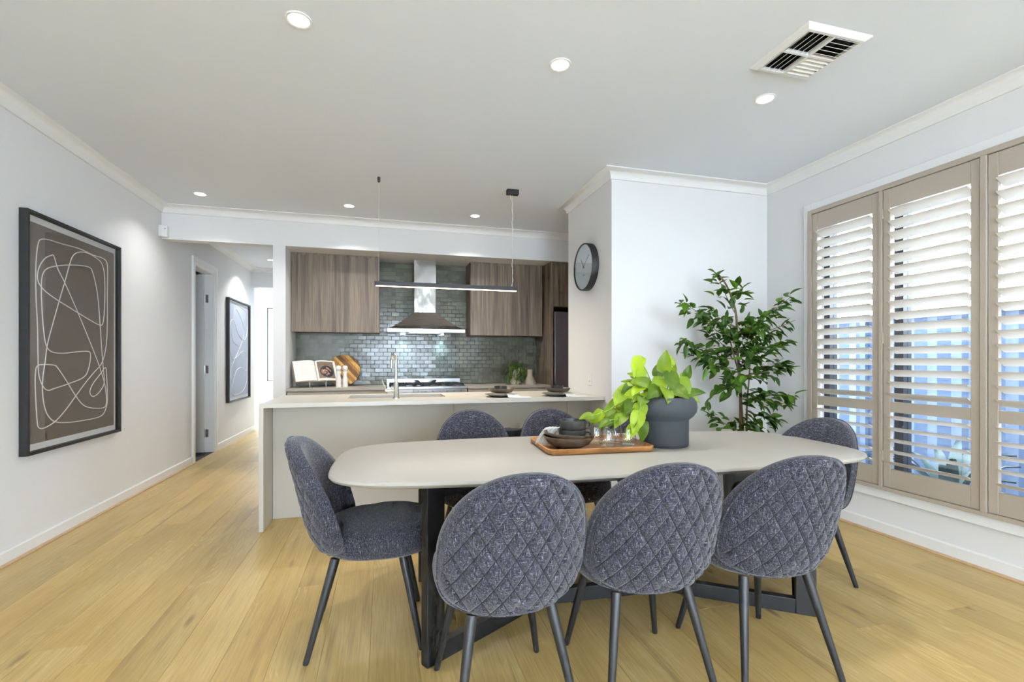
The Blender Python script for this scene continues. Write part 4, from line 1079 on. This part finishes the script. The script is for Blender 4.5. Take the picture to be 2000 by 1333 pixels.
def pl(a, b_, c): return pc+Vector((a, b_, c))    # across, back, up from the pot mouth
# upright crown of leaves: (tip of stalk, leaf direction, size)
crown = [((-.145, .0, .21), (-.35, -.2, -.85), .115), ((-.13, .02, .155), (.1, -.3, -1), .10), ((-.02, -.03, .155), (.05, -.25, 1), .115), ((.005, -.05, .13), (.15, -.4, -1), .145),
         ((-.05, -.04, .10), (-.3, -.4, -.9), .13), ((.06, .02, .13), (.15, -.1, 1), .09), ((.095, -.03, .10), (.35, -.4, -1), .12), ((.075, .03, .075), (.5, -.3, -.8), .115),
         ((.14, .0, .115), (.2, -.2, .9), .085), ((.13, .02, .12), (.35, -.35, -.8), .10), ((.12, -.05, .03), (.9, -.4, .1), .095), ((.10, -.06, .01), (1, -.3, -.35), .085),
         ((-.07, -.06, .055), (-.6, -.6, -.3), .14), ((-.04, -.08, .05), (-.1, -.8, -.45), .13), ((.02, -.07, .055), (.3, -.8, -.3), .12), ((-.10, -.02, .08), (-.9, -.3, .15), .12),
         ((-.11, .04, .10), (-.8, .2, .45), .095), ((.0, .06, .12), (.2, .5, .8), .10), ((.08, .07, .08), (.6, .6, .4), .10), ((-.06, .08, .06), (-.5, .8, .2), .11), ((.04, -.02, .18), (-.4, -.2, .8), .085)]
for tip, dv, s_ in crown:
    p1 = pl(*tip); p0 = pl(tip[0]*.25, tip[1]*.3, -.012)
    part('stalk', MB().tube(spline([p0, p0.lerp(p1, .5)+Vector((0, 0, .02)), p1], 4), .0022, 6), 'stem_green', po, True)
    d_ = Rt*dv[0]+Fw*dv[1]+Up*dv[2]
    leaf_at(hl, po, p1, d_, -Fw*.9+Up*.75+Rt*rp.uniform(-.5, .5), s_*rp.uniform(.8, .95))
# trailing runners to the left, lying over the tray's glasses
run = [[(-.09, -.02, .03), (-.16, -.03, .06), (-.22, -.05, -.01), (-.27, -.05, -.08), (-.34, -.04, -.105)],
       [(-.08, .02, .03), (-.15, .03, .075), (-.23, .02, .03), (-.30, .02, -.05), (-.41, .02, -.085)],
       [(-.10, -.05, .02), (-.17, -.08, .01), (-.21, -.10, -.07), (-.23, -.09, -.135)],
       [(-.07, .05, .04), (-.14, .07, .07), (-.19, .07, .0), (-.25, .05, -.09), (-.36, .06, -.11)]]
for ri, rr in enumerate(run):
    pts = spline([pl(*q) for q in rr], 6)
    part('runner', MB().tube(pts, .0032, 6), 'stem_green', po, True)
    k = 0
    for i in range(3, len(pts), 3 if ri < 3 else 4):
        p = pts[i]; sd = 1 if k % 2 else -1; k += 1
        tdir = (pts[min(i+1, len(pts)-1)]-pts[max(i-1, 0)]).normalized()
        d_ = tdir*.7+Fw*(-.35*sd)+Up*rp.uniform(-.55, .25)+Rt*rp.uniform(-.3, .1)
        leaf_at(hl, po, p, d_, Up*1.0-Fw*.75+Rt*rp.uniform(-.4, .4), rp.uniform(.07, .115))
leaf_at(hl, po, pl(-.165, -.06, -.125), Up*-1+Rt*.05, -Fw+Rt*.3, .10)
# ================================================================ potted ficus in the corner
fx, fy = 2.735, 3.12
ff = thing('ficus_tree', 'tall leafy green ficus tree in the corner beside the shutters', 'tree', (fx, fy, .36))
fp = thing('ficus_pot', 'dark planter under the ficus tree behind the table', 'plant pot', (fx, fy, 0))
part('vessel', MB().lathe([(.12, .0005), (.15, .02), (.17, .36), (.16, .365), (.15, .34), (.02, .34)], 40, (fx, fy, 0)), 'pot_charcoal', fp, True)
part('soil', MB().lathe([(.152, .341), (.1, .350), (.01, .352)], 24, (fx, fy, 0)), 'soil', fp)
rg = random.Random(5)
def fpt(px, py, dy=0): # a photo point laid on the tree's own plane (y = fy + dy)
    u = (px-1000)/929; v = (704-py)/929; dx, dyy = S_+u*C_, C_-u*S_; t = (fy+dy)/dyy
    return Vector((dx*t, fy+dy, 1.2+v*t))
base = Vector((fx, fy, .35))
trunks = [([base, fpt(1447, 842), fpt(1446, 760), fpt(1440, 680), fpt(1437, 610), fpt(1420, 560), fpt(1402, 535)], .013),
          ([base+Vector((.02, .02, 0)), fpt(1458, 842, .04), fpt(1459, 790, .04), fpt(1463, 740, .05), fpt(1466, 690, .06)], .010),
          ([base+Vector((-.01, -.02, 0)), fpt(1452, 842, -.03), fpt(1444, 740, -.03), fpt(1432, 690, -.04), fpt(1420, 640, -.04)], .009)]
for pts, r in trunks:
    sp_ = spline(pts, 5); part('trunk', MB().tube(sp_, [r*(1-.6*i/len(sp_)) for i in range(len(sp_))], 8), 'bark', ff, True)
def ficus_leaf():
    P = []
    for i in range(6):
        t = i/5; w_ = .235*math.sin(PI*t**.75)**.9 if 0 < t < 1 else .003
        P.append([(v*w_, t, .10*abs(v)*w_/.2-.20*t*t) for v in (-1, -.5, 0, .5, 1)])
    return MB().grid(P)
flm = ficus_leaf(); flme = flm.mesh('leaf', smooth=True, ang=180); flme.materials.append(M['ficus_leaf'])
br = [  # (from, to, depth offset, leaves)
 (1437, 640, 1333, 592, -.10, 30), (1437, 655, 1545, 580, -.05, 36), (1440, 640, 1380, 600, .12, 20), (1440, 660, 1553, 626, .08, 30), (1440, 650, 1480, 620, -.18, 24),
 (1438, 690, 1335, 668, -.06, 34), (1440, 700, 1535, 668, -.12, 30), (1440, 695, 1390, 650, .15, 22), (1445, 700, 1500, 655, .14, 22), (1432, 720, 1368, 700, -.14, 24),
 (1446, 735, 1538, 710, -.10, 26), (1450, 745, 1530, 700, .10, 20), (1444, 750, 1405, 755, -.08, 16), (1446, 760, 1420, 740, .10, 12), (1458, 760, 1548, 775, -.10, 24),
 (1462, 770, 1540, 790, .06, 20), (1456, 800, 1510, 815, -.10, 20), (1446, 842, 1380, 800, -.08, 20), (1455, 810, 1495, 838, .08, 14), (1440, 620, 1400, 535, 0, 24),
 (1425, 590, 1448, 560, -.03, 12), (1440, 670, 1430, 640, -.2, 24), (1445, 690, 1470, 640, -.22, 26), (1442, 720, 1470, 690, -.2, 22), (1436, 665, 1375, 625, -.16, 22),
 (1444, 730, 1430, 745, -.18, 16), (1450, 780, 1485, 770, -.18, 16), (1448, 845, 1455, 820, -.08, 10), (1440, 700, 1350, 690, .05, 20), (1440, 655, 1510, 605, .12, 20)]
leaves = []
for (ax, ay, bx2, by2, dep, n) in br:
    a = fpt(ax, ay); b_ = fpt(bx2, by2, dep); mid = a.lerp(b_, .5)+Vector((0, 0, -.02))
    pts = spline([a, mid, b_], 6)
    part('branch', MB().tube(pts, [.0045*(1-.7*i/len(pts)) for i in range(len(pts))], 5), 'bark', ff, True)
    dv = (b_-a).normalized()
    n = int(n*1.25)
    for k in range(n):
        t = .22+.78*(k+rg.random())/n; f = t*(len(pts)-1); i0 = min(int(f), len(pts)-2); p = pts[i0].lerp(pts[i0+1], f-i0)
        sp2 = .028+.03*(1-abs(2*t-1))
        p = p+Vector((rg.uniform(-1, 1)*sp2, rg.uniform(-1, 1)*sp2*1.3, rg.uniform(-.9, .6)*sp2))
        d_ = dv*rg.uniform(.35, 1.1)+Vector((rg.uniform(-.8, .8), rg.uniform(-.9, .6), rg.uniform(-.75, .35)))
        s_ = rg.uniform(.068, .108)
        if p.x+s_*.9 > XR-.06 or p.y+s_ > YN0-.01: continue
        leaves.append((p, d_, Vector((rg.uniform(-.5, .5), rg.uniform(-1, .3), 1)), s_))
leaves.sort(key=lambda q: q[0].y-q[3]*2)
for p, d_, n_, s_ in leaves[:300]: leaf_at(flme, ff, p, d_, n_, s_)
mb = MB()
for p, d_, n_, s_ in leaves[300:]:
    m_ = Matrix.Translation(p) @ basis(d_, n_) @ Matrix.Diagonal((s_, s_, s_, 1)); n0 = len(mb.v)
    mb.v += [tuple(m_ @ Vector(q)) for q in flm.v]; mb.f += [tuple(n0+i for i in f) for f in flm.f]
o = part('inner_foliage', mb, 'ficus_leaf', ff, True, ang=180); o['kind'] = 'stuff'

# ================================================================ outside the side window
struct('ground_outside', B(XR+.2, 9, -6, 9, -.25, -.15), 'paving')
struct('added_eave', MB().box(XR+.2, XR+.75, YR, YK, 2.50, 2.56).box(XR+.73, XR+.77, YR, YK, 2.45, 2.66), 'trim_paint')  # unseen eave added to block high sky from the side window
fe = thing('boundary_fence', 'pale blue-grey metal fence outside the shuttered window', 'fence', (5.05, 2, -.15))
for i in range(10):
    y0 = -3.0+i*1.0; mb = MB(); pts = []
    for k in range(11): pts += [(y0+k*.1, 0 if k % 2 else .025)]
    P = [[(5.05+o_, y, z) for y, o_ in pts] for z in (-.15, 1.62)]
    o = part('fence_sheet', MB().grid(P), 'fence_paint', fe); s_ = o.modifiers.new('solid', 'SOLIDIFY'); s_.thickness = .006
    part('fence_post', B(5.02, 5.08, y0-.03, y0+.03, -.15, 1.68), 'fence_paint', fe)
part('fence_rail', B(5.02, 5.09, -3, 7, 1.62, 1.68), 'fence_paint', fe)
ro = random.Random(2)
for i, (x, y, h, lab) in enumerate(((4.3, 1.55, .85, 'strappy dark green plant outside the third shutter panel'), (4.35, 2.75, .95, 'strappy dark green plant outside the middle shutter panel'), (4.4, 4.0, .9, 'strappy dark green plant outside the shutter panel nearest the corner'))):
    t = thing('garden_plant', lab, 'plant', (x, y, -.15), 0, 'strappy plants along the fence')
    for k in range(13):
        a = 2*PI*k/13+ro.uniform(-.2, .2); hh = h*ro.uniform(.7, 1.1); rr = ro.uniform(.18, .5); P = []
        for q in range(8):
            u = q/7; c = Vector((x+rr*u**1.5*math.cos(a), y+rr*u**1.5*math.sin(a), -.15+hh*(u-.35*u*u*u))); wv = Vector((-math.sin(a), math.cos(a), 0))*(.045*math.sin(PI*(.15+.85*u))+.002)
            P.append([tuple(c-wv), tuple(c+Vector((0, 0, -.012))), tuple(c+wv)])
        part('leaf', MB().grid(P), 'outdoor_leaf', t, True, ang=180)
